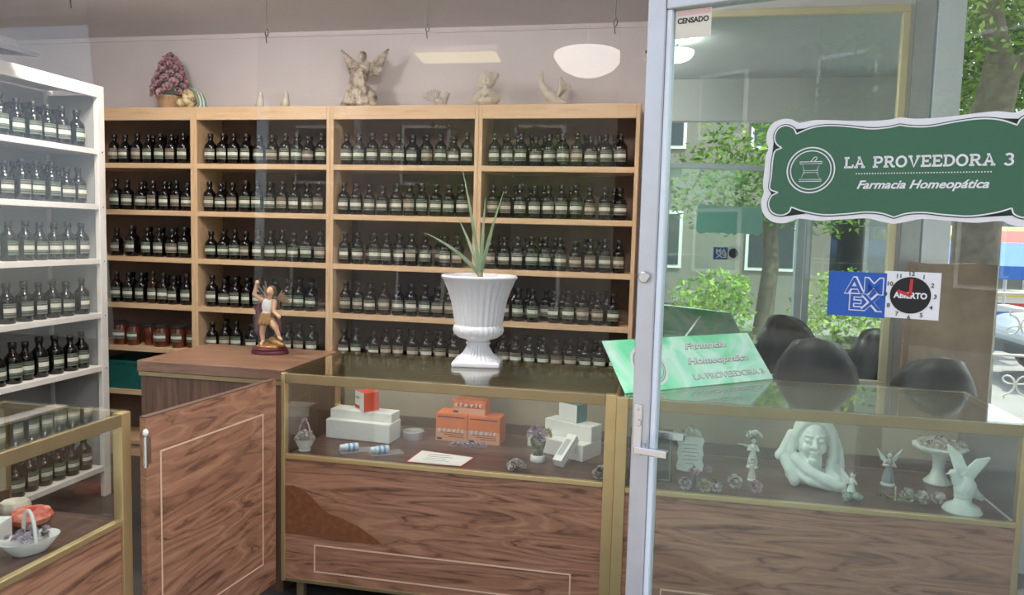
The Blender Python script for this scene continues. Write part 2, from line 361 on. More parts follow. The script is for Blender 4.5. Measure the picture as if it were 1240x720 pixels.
# right window beyond the counter
wr = struct(empty('window_1', (0, YM, 0)))
for x0, x1, mt, z1 in ((1.087, 1.175, 'alu', CZ), (1.185, 1.305, 'alu_l', CZ), (2.55, XR-.001, 'alu_l', CZ)):
    B('frame_post', mt, wr, x0, x1, .0, .09, FZ, z1-.001, .004)
B('window_sill', 'alu_l', wr, 1.305, 2.55, .0, .09, FZ+.001, .42); B('frame_head', 'alu_l', wr, 1.305, 2.55, .0, .09, 2.68, CZ-.001)
B('pane', 'glass', wr, 1.305, 2.55, .04, .046, .42, 2.68)
wf = struct(empty('window_2', (0, YF-.1, 0)))
for x0 in (1.062, 1.85, 2.62): B('frame_post', 'alu', wf, x0, x0+.06, .02, .08, .382, 2.449, .004)
B('frame_rail', 'alu', wf, 1.122, 1.85, .02, .08, 2.0, 2.05); B('frame_rail', 'alu', wf, 1.91, 2.62, .02, .08, 2.0, 2.05)
for a, b_ in ((1.122, 1.85), (1.91, 2.62)):
    B('pane', 'glass', wf, a, b_, .047, .053, .382, 2.0); B('pane', 'glass', wf, a, b_, .047, .053, 2.05, 2.449)

wg = struct(empty('added_window', (0, YF-.1, 0)))  # unseen left glazing, added to bring more daylight onto the white cabinet
for x0 in (-4.55, -3.2, -1.92): B('frame_post', 'alu', wg, x0, x0+.06, .02, .08, .382, 2.449, .004)
for a, b_ in ((-4.49, -3.2), (-3.14, -1.92)): B('pane', 'glass', wg, a, b_, .047, .053, .382, 2.449)

# ------------------------------------------------------------------ entrance door, ajar
DA = math.radians(-18.5); DP = Vector((-.05, 1.87, 0)); DW = 1.14; DT = 2.078
DU = Vector((math.cos(DA), math.sin(DA), 0)); DN = Vector((-math.sin(DA), math.cos(DA), 0))
def onD(x, y):
    d = ray(x, y); t = (DP-CAM).dot(DN)/d.dot(DN); q = CAM+d*t; return ((q-DP).dot(DU), q.z)
door = struct(empty('door_1', DP, DA))
B('stile', 'alu', door, -.022, .023, 0, .045, -.03, DT, .003); B('glass_bead', 'alu_l', door, .0235, .036, .006, .038, .12, 2.034, .002)
B('stile', 'alu', door, DW-.06, DW, 0, .045, -.03, DT, .003)
B('rail', 'alu', door, .0235, DW-.0605, 0, .045, 2.034, DT, .003); B('rail', 'alu', door, .0235, DW-.0605, 0, .045, -.03, .12, .003)
B('pane', 'glass_door', door, .036, DW-.06, .019, .025, .12, 2.034)
lk = MB().lathe([(.0, -.004), (.014, -.004), (.0145, 0), (.0145, .006), (.012, .009), (0, .009)], 20).build('cylinder_lock', 'chrome', door, True, loc=(-.002, -.003, 1.404), rot=(PI/2, 0, 0))
MB().box(-.0015, .0015, -.0102, -.009, -.006, .003).build('keyhole', 'black', lk, rot=(PI/2, 0, 0), loc=(0, 0, 0))
pl = B('lock_plate', 'chrome', door, -.016, .006, -.004, -.0003, .962, 1.09, .001)
MB().lathe([(0, 0), (.003, 0), (.0035, .001), (0, .0015)], 10).build('screw', 'alu', pl, loc=(-.004, -.0042, 1.078), rot=(PI/2, 0, 0))
MB().lathe([(0, 0), (.003, 0), (.0035, .001), (0, .0015)], 10).build('screw', 'alu', pl, loc=(-.005, -.0042, .972), rot=(PI/2, 0, 0))
MB().lathe([(0, 0), (.0085, 0), (.009, .002), (.0075, .005), (0, .0055)], 16).build('key_cylinder', 'chrome', pl, True, loc=(-.003, -.0042, 1.045), rot=(PI/2, 0, 0))
for y0, y1, zz in ((-.05, -.034, .988), (.08, .096, 1.0)):
    mb = MB().box(.004, .086, y0, y1, zz-.009, zz+.009); (mb.box(.004, .018, y1, -.0002, zz-.008, zz+.008) if y0 < 0 else mb.box(.004, .018, .0455, y0, zz-.008, zz+.008)); mb.build('lever_handle', 'chrome', door, bevel=.002)
for zz in (.3, 1.75): MB().lathe([(.012, -.05), (.012, .05)], 12).build('hinge', 'alu', door, True, loc=(DW+.013, .02, zz))
# jamb behind the hinge
struct(B('trim_2', 'alu', None, 1.061-.0, 1.1, YF+.001, YF+.04, FZ, 2.2))

# ================================================================== BOOKCASES
YS = 4.40
BX = [-3.93, -2.995, -2.06, -1.122, -.184]
SHELF = [1.895, 1.592, 1.287, .978, .69, .395]
bayname = ['leftmost', 'second', 'third', 'rightmost']
blabel = ['tan open bookcase partly hidden by the white cabinet, with jars on a low shelf',
          'tan open bookcase of bottles standing behind the warrior angel figurine',
          'tan open bookcase of bottles with the winged angel statue on top',
          'tan open bookcase of bottles at right, next to the door edge']
for i in range(4):
    x0, x1 = BX[i]+.0005, BX[i+1]-.0005
    t = thing('bookcase', blabel[i], 'bookcase', ((x0+x1)/2, YS, FZ), 0, 'tan bookcases along the back wall')
    hw = (x1-x0)/2; tw = .023; zb = -FZ
    for sx in (-1, 1): B('side_panel', 'tan_v', t, min(sx*hw, sx*(hw-tw)), max(sx*hw, sx*(hw-tw)), 0, .30, 0, 2.25-FZ-.0005, .002)
    B('top_panel', 'tan', t, -hw+tw, hw-tw, .02, .30, 2.225-FZ, 2.249-FZ); B('header_rail', 'tan', t, -hw+tw, hw-tw, .0, .019, 2.168-FZ, 2.249-FZ, .002)
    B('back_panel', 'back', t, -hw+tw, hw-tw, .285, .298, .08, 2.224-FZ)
    B('plinth', 'tan', t, -hw+tw, hw-tw, .02, .04, 0, .08)
    for z in SHELF+[.06]: B('shelf', 'tan', t, -hw+tw, hw-tw, 0.001, .284, z-.033-FZ, z-FZ, .002)
# ================================================================== BOTTLES
def bottle_proto(k):
    r = [.0385, .037, .0395, .035][k]; h = [.0, .0, -.012, .02][k]
    prof = [(r*.9, 0), (r, .004), (r, .112+h), (r*.93, .124+h), (r*.6, .138+h), (r*.40, .148+h), (r*.38, .166+h), (r*.45, .168+h), (r*.45, .174+h), (r*.38, .175+h)]
    b = MB().lathe(prof, 18).mesh('bottle_body', True)
    c = MB().lathe([(r*.46, 0), (r*.48, .002), (r*.48, .02), (r*.42, .0235)], 14, (0, 0, .172+h)).mesh('cap', True)
    L = MB(); n = 12; a0 = math.radians(62); zz0, zz1 = .030, .032+[.066, .066, .058, .072][k]
    for j in range(n+1):
        a = -a0+2*a0*j/n; rr = r+.0009; L.v += [(rr*math.sin(a), -rr*math.cos(a), zz0), (rr*math.sin(a), -rr*math.cos(a), zz1)]
    for j in range(n): L.f.append((2*j, 2*j+2, 2*j+3, 2*j+1))
    return b, c, L
BOT = []
for k in range(4):
    b, c, L = bottle_proto(k); b.materials.append(M['bottle_r' if k == 3 else 'bottle']); c.materials.append(M['cap'])
    labs = []
    for q in range(3): me = bpy.data.meshes.new('label'); me.from_pydata(L.v, [], L.f); me.materials.append(M['label%d' % q]); me.polygons.foreach_set('use_smooth', [True]*len(me.polygons)); labs.append(me)
    BOT.append((b, c, labs))
NB = [0]
def bottle(loc, rz, label, group, k=None, lab=None, sc=1.0):
    k = random.choice((0, 0, 1, 1, 2)) if k is None else k; lab = random.choice((0, 0, 1, 1, 2)) if lab is None else lab
    t = thing('bottle', label, 'bottle', loc, rz, group); b, c, L = BOT[k]
    for nm, me in (('bottle_body', b), ('cap', c), ('label', L[lab])):
        o = bpy.data.objects.new(nm, me); COL.objects.link(o); o.parent = t
    t.scale = (sc,)*3; NB[0] += 1
shname = ['top', 'second', 'third', 'fourth', 'fifth']
back = []   # second-row bottle places
for i in range(4):
    x0, x1 = BX[i]+.07, BX[i+1]-.07
    for si in range(5):
        if i == 0 and si == 4: continue
        z = SHELF[si]; xs = []; x = (BX[0]+.30 if i == 0 else x0)+random.uniform(0, .02)
        n = 0
        while x < x1+.005:
            xs.append(x); step = random.choice((.080, .082, .086, .090)); x += step+(.035 if random.random() < .07 else 0)
        if i == 0: xs = [q for q in xs if q > -3.68]
        for j, x in enumerate(xs):
            y = YS+.048+random.uniform(0, .018); k = None
            if si == 3 and i == 0 and j == 3: k = 3
            side = f'{ORD[len(xs)-1-j]} from right' if i == 0 else f'{ORD[j]} from left'
            bottle((x, y, z+.0005), math.radians(random.uniform(-14, 14)), f'dark bottle with cream label, {side} in front row, {shname[si]} shelf, {bayname[i]} tan bookcase', 'bottles on the tan bookcases', k, None, random.uniform(.96, 1.03))
        for j in range(len(xs)-1):
            if random.random() < .8: back.append(((xs[j]+xs[j+1])/2+random.uniform(-.002, .002), YS+.150+random.uniform(-.002, .012), z, i, si, j))
# ================================================================== WHITE CABINET
WX, WY0, WY1 = -3.10, 2.35, 3.745
WS = [1.905, 1.603, 1.302, .997, .697, .12]
wc = thing('white_cabinet', 'white open shelf cabinet of bottles along the left side', 'cabinet', (WX, WY1, FZ), 0)
D_ = .36
for yy in (0, -(WY1-WY0)+.05):
    B('post', 'white', wc, -.03, 0, yy-.05, yy, 0, 2.25-FZ, .003); B('post', 'white', wc, -D_, -D_+.03, yy-.05, yy, 0, 2.25-FZ, .003)
    B('end_panel', 'whiteback', wc, -D_+.03, -.03, yy-.035, yy-.02, .05, 2.2-FZ)
B('top_rail', 'white', wc, -.028, -.001, -(WY1-WY0)+.05, -.05, 2.185-FZ, 2.25-FZ, .003); B('top_panel', 'white', wc, -D_+.03, -.03, -(WY1-WY0)+.05, -.05, 2.225-FZ, 2.245-FZ)
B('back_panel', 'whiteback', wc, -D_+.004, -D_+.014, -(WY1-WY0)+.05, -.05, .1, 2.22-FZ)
for z in WS: B('shelf', 'white', wc, -D_+.03, -.002, -(WY1-WY0)+.05, -.0505, z-.03-FZ, z-FZ, .002)
for z in WS[:5]: MB().lathe([(.004, 0), (.004, .003), (.002, .004)], 8).build('screw', 'chrome', wc, True, loc=(.0005, -.025, z-.015-FZ), rot=(0, PI/2, 0))
wname = ['top', 'second', 'third', 'fourth', 'fifth', 'lowest']
for si, z in enumerate(WS):
    ys = []; y = 3.63-random.uniform(0, .02)
    while y > (2.95 if si < 5 else 2.8): ys.append(y); y -= random.choice((.088, .092, .097, .105))
    if si == 4: ys = ys[:7]
    for j, y in enumerate(ys):
        bottle((WX-.055-random.uniform(0, .02), y, z+.0005), PI/2+math.radians(random.uniform(-14, 14)), f'dark bottle, {ORD[j]} from the far post on the {wname[si]} shelf of the white cabinet', 'bottles in the white cabinet', None, random.choice((1, 1, 0)), random.uniform(.98, 1.06))
        if si in (0, 1, 5) and j < len(ys)-1: back.append((WX-.16, y-.045, z, 9, si, j))
# second row: those that fit under the limit as single bottles, the rest as one mass
random.shuffle(back); room = max(0, 296-NB[0])
for x, y, z, i, si, j in back[:room]:
    if i == 9: lb = f'dark bottle in back row between {ORD[j]} and {ORD[j+1]} bottles, {wname[si]} shelf, white cabinet'
    else: lb = f'dark bottle in back row behind the gap after bottle {ORD[j]}, {shname[si]} shelf, {bayname[i]} bookcase'
    bottle((x, y, z+.0005), random.uniform(-.3, .3)+(PI/2 if i == 9 else 0), lb, 'bottles in the back rows', None, None)
mb = MB()
for x, y, z, i, si, j in back[room:]:
    mb.lathe([(.036, 0), (.037, .004), (.037, .112), (.034, .124), (.015, .148), (.0145, .166), (.018, .17), (.018, .195), (.0, .196)], 10, (x, y, z+.0005), cap=False)
tag(mb.build('back_row_bottles', 'bottle', None, True), 'dark bottles packed in the back rows behind the labelled front bottles', 'bottles', None, 'stuff')
# amber jars on the left bookcase
for j, (px, w_, h_, lb, pl_) in enumerate([(147, .05, .15, 0, 'beside the white cabinet post'), (166, .043, .14, 1, 'second from the white cabinet'), (182, .036, .135, None, 'narrow, without a wide label'), (196, .052, .14, 0, 'with the widest white label'), (216, .045, .14, 1, 'next to the rightmost jar'), (233, .036, .13, 1, 'rightmost, against the bookcase side')]):
    p = atY(px, 415, YS+.07+(.03 if j in (1, 2, 5) else 0)); x = min(p.x, BX[1]-.024-w_-.002)
    t = thing('amber_jar', 'amber glass jar with dark lid, '+pl_, 'jar', (x, YS+.07+(.03 if j in (2, 5) else 0), SHELF[4]+.0005), 0, 'amber jars on the left bookcase')
    MB().lathe([(w_*.9, 0), (w_, .006), (w_, h_*.78), (w_*.86, h_*.86), (w_*.86, h_*.9)], 20).build('jar_body', 'jar', t, True)
    MB().lathe([(w_*.92, 0), (w_*.95, .003), (w_*.95, h_*.12), (w_*.88, h_*.135)], 20, (0, 0, h_*.9)).build('lid', 'jarlid', t, True)
    if lb is not None:
        L = MB(); n = 12; a0 = math.radians(60)
        for q in range(n+1): a = -a0+2*a0*q/n; rr = w_+.001; L.v += [(rr*math.sin(a), -rr*math.cos(a), h_*.28), (rr*math.sin(a), -rr*math.cos(a), h_*.68)]
        for q in range(n): L.f.append((2*q, 2*q+2, 2*q+3, 2*q+1))
        L.build('label', 'label%d' % lb, t, True)
t = thing('storage_crate', 'dark teal plastic crate on the low shelf of the left bookcase', 'crate', (-3.50, YS+.14, SHELF[5]+.0005))
mb = MB(); W2, H2, D2 = .24, .19, .12
mb.box(-W2, W2, -D2, -D2+.006, 0, H2); mb.box(-W2, W2, D2-.006, D2, 0, H2); mb.box(-W2, -W2+.006, -D2+.006, D2-.006, 0, H2); mb.box(W2-.006, W2, -D2+.006, D2-.006, 0, H2); mb.box(-W2+.006, W2-.006, -D2+.006, D2-.006, 0, .006)
mb.build('crate_body', 'tealcrate', t); mb = MB(); mb.box(-W2-.008, W2+.008, -D2-.008, -D2, H2-.02, H2); mb.box(-W2-.008, W2+.008, D2, D2+.008, H2-.02, H2); mb.box(-W2-.008, -W2, -D2, D2, H2-.02, H2); mb.box(W2, W2+.008, -D2, D2, H2-.02, H2); mb.build('rim', 'tealcrate', t)

# ================================================================== COUNTERS
ZT, ZD = .91, .565
def counter(name, label, loc, rz, L, D, post_l, post_r, legs=True, inlay=None, end_r='glass', mat='rose'):
    """local x along the front, local y to the back, front faces -y"""
    t = thing(name, label, 'counter', (loc[0], loc[1], 0), rz, 'brass framed glass display counters')
    B('front_panel', mat, t, post_l, L-post_r, 0.004, .02, .045, .552)
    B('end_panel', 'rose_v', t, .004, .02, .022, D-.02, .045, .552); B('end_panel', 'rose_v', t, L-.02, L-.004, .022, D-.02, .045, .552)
    B('bottom_rail', 'brass_d', t, post_l, L-post_r, -.002, .018, .03, .0445, .001)
    B('display_floor', 'dfloor', t, .021, L-.021, .021, D-.021, .5525, ZD-.001)
    B('sill_rail', 'brass', t, post_l, L-post_r, -.003, .0205, .5525, ZD+.006, .0015)
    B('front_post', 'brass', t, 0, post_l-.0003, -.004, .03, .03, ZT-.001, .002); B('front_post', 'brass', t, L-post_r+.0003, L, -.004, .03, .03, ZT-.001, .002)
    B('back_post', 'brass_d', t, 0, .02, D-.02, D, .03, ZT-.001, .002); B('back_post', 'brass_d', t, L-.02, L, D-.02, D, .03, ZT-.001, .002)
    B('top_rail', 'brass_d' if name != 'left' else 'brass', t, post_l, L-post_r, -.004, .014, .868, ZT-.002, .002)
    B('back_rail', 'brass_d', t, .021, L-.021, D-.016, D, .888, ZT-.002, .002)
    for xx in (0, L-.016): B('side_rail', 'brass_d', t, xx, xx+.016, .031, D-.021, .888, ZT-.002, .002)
    B('front_pane', 'glass', t, post_l, L-post_r, .003, .008, ZD+.0065, .8675)
    B('top_pane', 'glass_top', t, .004, L-.004, .0005, D-.002, ZT-.0018, ZT+.004)
    B('end_pane', 'glass', t, .004, .009, .031, D-.021, ZD, .8875)
    B('end_pane', end_r, t, L-.009, L-.004, .031, D-.021, ZD, .8875)
    bp = B('back_panel', 'cream', t, .021, L-.021, D-.019, D-.008, ZD, .8875)
    B('track', 'strip', t, .021, L-.021, D-.032, D-.0195, ZD, ZD+.055); B('track_lip', 'brass_d', t, .021, L-.021, D-.036, D-.0322, ZD, ZD+.008)
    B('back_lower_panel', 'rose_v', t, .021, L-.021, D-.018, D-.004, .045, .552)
    if legs:
        for xx in (.06, L-.09):
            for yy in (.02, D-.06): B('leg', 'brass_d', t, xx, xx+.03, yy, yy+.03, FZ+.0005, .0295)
    if inlay:
        x0, x1, z0, z1 = inlay; s_ = .006
        for a in ((x0, x1, z1-s_, z1), (x0, x1, z0, z0+s_), (x0, x0+s_, z0+s_, z1-s_), (x1-s_, x1, z0+s_, z1-s_)): B('inlay_strip', 'inlay', t, a[0], a[1], .0028, .0039, a[2], a[3])
    return t
MY = 2.825
c1 = counter('display_counter', 'glass display counter with orange boxes and a damaged wood front panel', (-1.530, MY), 0, 1.366, .60, .017, .042, inlay=(.145, 1.215, .079, .198))
mb = MB(); P_ = [(.0172, .435), (.05, .44), (.10, .425), (.15, .385), (.18, .355), (.215, .335), (.27, .322), (.34, .295), (.40, .262), (.445, .232), (.39, .226), (.20, .232), (.0172, .232)]
mb.prism(P_, .0026, .0039); mb.build('bare_patch', 'bare', c1)
c2 = counter('display_counter', 'glass display counter of white figurines behind the open door', (-.162, MY-.035), 0, 1.37, .57, .042, .02, inlay=(.185, 1.2, .079, .198), end_r='dark_end')
c3 = counter('display_counter', 'glass display counter at lower left with a ceramic flower basket inside', (-1.65, 1.515), PI/2, .565, .47, .03, .042, legs=True)
# small wooden cabinet behind the gate
dk = thing('wooden_cabinet', 'dark wood cabinet behind the gate with the warrior figurine on top', 'cabinet', (-2.25, 2.885, FZ))
DL, DD = .702, .53
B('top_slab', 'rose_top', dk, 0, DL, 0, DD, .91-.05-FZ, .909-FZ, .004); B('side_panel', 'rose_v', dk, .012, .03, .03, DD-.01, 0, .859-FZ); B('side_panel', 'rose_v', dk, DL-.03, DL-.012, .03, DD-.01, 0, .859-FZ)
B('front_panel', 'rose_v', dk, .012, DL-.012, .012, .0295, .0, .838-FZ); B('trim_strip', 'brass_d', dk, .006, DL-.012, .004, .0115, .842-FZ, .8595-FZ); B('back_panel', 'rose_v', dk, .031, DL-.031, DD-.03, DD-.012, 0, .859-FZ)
# gate
g0, g1 = Vector((-1.605, 2.095, 0)), Vector((-1.535, 2.79, 0)); gl = (g1-g0).length; gz = math.atan2(g1.y-g0.y, g1.x-g0.x)
gt = thing('swing_gate', 'low wooden swing gate with a pale inlaid rectangle between the counters', 'gate', (g0.x, g0.y, .03), gz)
B('gate_panel', 'rose_gate', gt, 0, gl, 0, .024, .005, .855, .001)
B('edge_band', 'strip', gt, 0, gl, 0, .024, .8553, .859)
xa, xb, za, zb = .06, gl-.085, .115, .735; s_ = .006
for a in ((xa, xb, zb-s_, zb), (xa, xb, za, za+s_), (xa, xa+s_, za+s_, zb-s_), (xb-s_, xb, za+s_, zb-s_)): B('inlay_strip', 'inlay', gt, a[0], a[1], -.0012, -.0002, a[2], a[3])
hg = MB().lathe([(.007, 0), (.007, .10)], 12).build('hinge', 'chrome', gt, True, loc=(-.010, -.0085, .70))
MB().ell((0, 0, .112), (.009, .009, .012)).build('finial', 'paper', hg, True); B('hinge_leaf', 'chrome', hg, -.003, .03, .0062, .0079, .005, .095)

# ================================================================== MIRROR, LAMPS, SHEETS
mi = thing('wall_mirror', 'tall wall mirror in a slim gold frame behind the figurine counter', 'mirror', (XP, YM-.001, .80))
mx1 = 1.06-XP; mz = 2.612-.80; fw = .035
B('mirror_pane', 'mirror', mi, fw, mx1-fw, -.012, -.006, fw, mz-fw)
for a in ((0, mx1, 0, fw), (0, mx1, mz-fw, mz), (0, fw, fw, mz-fw), (mx1-fw, mx1, fw, mz-fw)): B('frame_strip', 'palegold', mi, a[0], a[1], -.03, 0, a[2], a[3], .004)
def ceil_lamp(name, label, x, y, r, h, drop=0, glow='lampglass'):
    t = thing(name, label, 'lamp', (x, y, CZ), 0, 'ceiling bowl lamps')
    MB().lathe([(r*.55, -.02), (r*.6, -.018), (r*.6, -.0005), (0, -.0005)], 28).build('mount', 'white', t, True)
    if drop: MB().tube([(0, 0, -.018), (0, 0, -.03-drop)], .008, 8).build('rod', 'chrome', t, True)
    MB().lathe([(r*.5, -.021), (r*.98, -.03), (r, -.04), (r*.93, -.06), (r*.75, -.06-h*.5), (r*.45, -.06-h*.85), (0.002, -.06-h)], 32).build('shade', glow, t, True, loc=(0, 0, -drop))
ceil_lamp('ceiling_lamp', 'white bowl ceiling lamp above the wooden cabinet, out of view overhead', -2.6, 3.05, .20, .05)
_d = ray(710, 82); _s = atY(710, 82, 2.90); ceil_lamp('ceiling_lamp', 'white bowl lamp on a short rod, mirrored in the plastic screen above the counter', _s.x+_d.x/_d.y*.72, 2.90-.72, .165, .07, .335, 'lampsoft')
ceil_lamp('ceiling_lamp', 'white bowl ceiling lamp near the gold framed mirror', .0, 2.75, .11, .04, .05, 'lampsoft')
ceil_lamp('ceiling_lamp', 'added white bowl ceiling lamp above the main glass counter, unseen overhead', -.95, 2.45, .20, .05)  # assumed lamp, added out of view to brighten the room
_d = ray(550, 84); _s = atY(550, 84, 2.90)
t = thing('panel_lamp', 'flat rectangular lamp glowing yellow in the plastic screen, left of the bowl lamp', 'lamp', (_s.x+_d.x/_d.y*.72, 2.18, CZ))
B('housing', 'white', t, -.22, .22, -.09, .09, -.36, -.335); B('diffuser', emit('panel_lamp_glow', (255, 240, 186), 3.6), t, -.2, .2, -.075, .075, -.368, -.3603)
for sx in (-.15, .15): MB().tube([(sx, 0, -.001), (sx, 0, -.336)], .003, 6).build('rod', 'chrome', t, True)
def sheet(label, corners, hooks, grp='hanging clear plastic screens'):
    """corners: top-left, top-right, bottom-right, bottom-left"""
    c = [Vector(p) for p in corners]; n = (c[1]-c[0]).cross(c[3]-c[0]).normalized()*.0012
    t = thing('plastic_screen', label, 'screen', (c[3]+c[2])/2, 0, grp); o = (c[3]+c[2])/2
    v = [p-o+n for p in c]+[p-o-n for p in c]
    MB().add(v, [(0, 1, 2, 3), (7, 6, 5, 4), (0, 4, 5, 1), (1, 5, 6, 2), (2, 6, 7, 3), (3, 7, 4, 0)]).build('sheet', 'film', t)
    for hp in hooks:
        q = c[0].lerp(c[1], hp); top = Vector((q.x, q.y, CZ-.001))
        MB().tube([top-o, q-o+Vector((0, 0, .02))], .0016, 6).build('wire', 'darkprint', t)
        pts = [q-o+Vector((.007*math.sin(a), 0, .012+.016*math.cos(a))) for a in [k*PI/6 for k in range(0, 11)]]
        MB().tube(pts+[q-o+Vector((.0, 0, -.03))], .0022, 6).build('hook', 'darkprint', t)
yS = 2.93
a_, b_ = atY(313, 40, yS), atY(762, 34, yS); zt = (a_.z+b_.z)/2
sheet('clear plastic screen hanging on wires above the main counter', [(a_.x, yS, zt), (b_.x-.03, yS, zt), (b_.x-.03, yS-.05, 1.02), (a_.x, yS-.05, 1.02)], (.025, .49, .985))
p1 = atY(104, 10, 2.12); p2 = atY(139, 411, 2.05)
sheet('clear plastic screen hanging above the lower left counter', [(p1.x-.75, 2.12, 2.2), (p1.x, 2.12, 2.2), (p2.x, 2.05, p2.z), (p1.x-.75, 2.05, p2.z)], (.05, .5, .93))
# dome camera on the wall
p = atY(793, 65, YB-.03)
sc = thing('security_camera', 'white security camera high on the wall beside the door edge', 'camera', (XP-.06, YB-.0005, p.z))
MB().lathe([(.06, 0), (.06, .015), (.045, .03)], 20).build('mount', 'white', sc, True, rot=(PI/2, 0, 0)); MB().ell((0, -.06, 0), (.05, .05, .05), n=18, k=12).build('dome', 'white', sc, True); MB().ell((-.03, -.1, -.004), (.011, .011, .011)).build('lens', 'black', sc, True)

# ================================================================== SIGNS ON THE DOOR
def dthing(name, label, cat): return thing(name, label, cat, DP, DA)
def cr(x, y): return onD(900+x/3.647, 120+y/3.647)
OUT = [(690, 75), (620, 88), (500, 92), (380, 88), (310, 88), (262, 97), (238, 99), (205, 84), (165, 84), (122, 104), (100, 140), (97, 185), (106, 215), (94, 245), (88, 300), (80, 375), (84, 410), (72, 450), (80, 500), (112, 535), (160, 547), (208, 538), (240, 526), (330, 535), (430, 530), (540, 525), (600, 538), (662, 550)]
INN = [(690, 110), (640, 121), (560, 127), (450, 116), (360, 113), (290, 125), (230, 150), (218, 126), (185, 113), (150, 126), (133, 163), (142, 195), (165, 212), (136, 226), (125, 262), (118, 340), (112, 393), (148, 410), (118, 428), (106, 465), (124, 500), (163, 511), (196, 498), (207, 475), (260, 493), (350, 509), (450, 505), (540, 497), (610, 503), (665, 520)]
def spline(P, cusps, n=5):
    """smooth open path through P that keeps its corners at the cusp indices"""
    o = []
    for i in range(len(P)-1):
        a, b_ = Vector(P[i]), Vector(P[i+1]); p0 = a*2-b_ if (i == 0 or i in cusps) else Vector(P[i-1]); p3 = b_*2-a if (i+2 >= len(P) or i+1 in cusps) else Vector(P[i+2])
        for k in range(n):
            t = k/n; o.append(tuple(.5*(2*a+(b_-p0)*t+(2*p0-5*a+4*b_-p3)*t*t+(3*a-p0-3*b_+p3)*t**3)))
    return o+[tuple(P[-1])]
def outline(raw, cusps):
    p = [cr(*q) for q in raw]; uc = (cr(690, 100)[0]+cr(664, 520)[0])/2
    left = spline([(uc, p[0][1])]+p[1:-1]+[(uc, p[-1][1])], cusps)
    return left+[(2*uc-u, z) for u, z in reversed(left[1:-1])]
SO, SI = outline(OUT, (0, 27)), outline(INN, (0, 6, 12, 17, 23, 29))
def grow(P, k):
    n = len(P); o = []
    for i in range(n):
        a, b_ = Vector(P[i-1]), Vector(P[(i+1) % n]); d = (b_-a).normalized(); o.append((P[i][0]+d.y*k*-1*-1, P[i][1]-d.x*k))
    return o
area = sum(SI[i][0]*SI[(i+1) % len(SI)][1]-SI[(i+1) % len(SI)][0]*SI[i][1] for i in range(len(SI)))
sg = 1 if area > 0 else -1
sn = dthing('shop_sign', 'green and white pharmacy sign on the glass door, mortar emblem, LA PROVEEDORA 3', 'sign')
MB().prism(SO, .0155, .0185).build('backing', 'signwhite', sn)
MB().prism([(u, z) for u, z in SO], .0255, .0262).build('rear_face', 'signteal', sn)
MB().prism(grow(SI, .0035*sg), .0145, .0153).build('dark_border', 'signdark', sn)
MB().prism(grow(SI, .0008*sg), .0136, .0144).build('green_field', 'signgreen', sn)
MB().ribbon(SI, .0028, .0128, .0135).build('white_line', 'signwhite', sn)
cu_, cz_ = onD(900+293/3.647, 120+311/3.647)
for rr, wd in ((.0485, .0028), (.0415, .0022)):
    MB().ribbon([(cu_+rr*math.cos(2*PI*k/40), cz_+rr*math.sin(2*PI*k/40)) for k in range(40)], wd, .0125, .0134).build('emblem_ring', 'signwhite', sn)
def em(pts, closed=True, w_=.0016): MB().ribbon([(cu_+x*.001, cz_+z*.001) for x, z in pts], w_, .0125, .0134, closed).build('emblem_line', 'signwhite', sn)
em([(-23, 18), (23, 18), (23, 14), (-23, 14)]); em([(-18, 14), (18, 14), (13, -1), (-13, -1)]); em([(-15, -1), (15, -1), (15, -5), (-15, -5)]); em([(-13, -5), (13, -5), (21, -20), (-21, -20)]); em([(-23, -20), (23, -20), (23, -24), (-23, -24)]); em([(-1, 18), (7, 28), (11, 28), (12, 24), (6, 18)], False)
# slab lettering drawn stroke by stroke
def arc(cx, cz, rx, rz, a0, a1, n=10): return [(cx+rx*math.cos(math.radians(a0+(a1-a0)*k/n)), cz+rz*math.sin(math.radians(a0+(a1-a0)*k/n))) for k in range(n+1)]
GL = {'L': (.8, [[(.2, 0), (.2, 1)], [(0, .06), (.78, .06), (.78, .3)], [(0, .94), (.45, .94)]]),
      'A': (.98, [[(.17, .04), (.5, 1), (.83, .04)], [(.3, .36), (.7, .36)], [(0, .06), (.36, .06)], [(.64, .06), (1, .06)], [(.3, .95), (.55, .95)]]),
      'P': (.85, [[(.2, 0), (.2, 1)], [(0, .06), (.45, .06)], [(0, .94), (.5, .94)]+arc(.5, .69, .27, .25, 90, -90)+[(.2, .44)]]),
      'R': (.95, [[(.2, 0), (.2, 1)], [(0, .06), (.42, .06)], [(0, .94), (.5, .94)]+arc(.5, .72, .25, .22, 90, -90)+[(.2, .5)], [(.5, .5), (.78, .06), (.98, .06)]]),
      'O': (.95, [arc(.47, .5, .4, .45, 0, 360, 20)]), 'D': (.95, [[(.2, 0), (.2, 1)], [(0, .94), (.42, .94)]+arc(.42, .5, .44, .44, 90, -90, 14)+[(0, .06)]]),
      'V': (.98, [[(.15, .96), (.5, 0), (.85, .96)], [(0, .94), (.34, .94)], [(.66, .94), (1, .94)]]),
      'E': (.82, [[(.2, 0), (.2, 1)], [(0, .06), (.78, .06), (.78, .28)], [(0, .94), (.76, .94), (.76, .72)], [(.2, .5), (.55, .5)], [(.55, .38), (.55, .62)]]),
      '3': (.72, [arc(.33, .73, .27, .22, 150, -90, 12)+arc(.33, .27, .31, .25, 90, -160, 12)]), ' ': (.5, [])}
def slab(parent, s, u0, u1, z0, h, y0, y1, mat):
    tot = sum(GL[c][0]+.1 for c in s)-.1; kx = (u1-u0)/tot; x = u0
    for c in s:
        wd, st = GL[c]
        if st:
            mb = MB()
            for q in st: mb.ribbon([(x+a*kx, z0+b_*h) for a, b_ in q], h*.19, y0, y1, False)
            mb.build('letter', mat, parent)
        x += (wd+.1)*kx
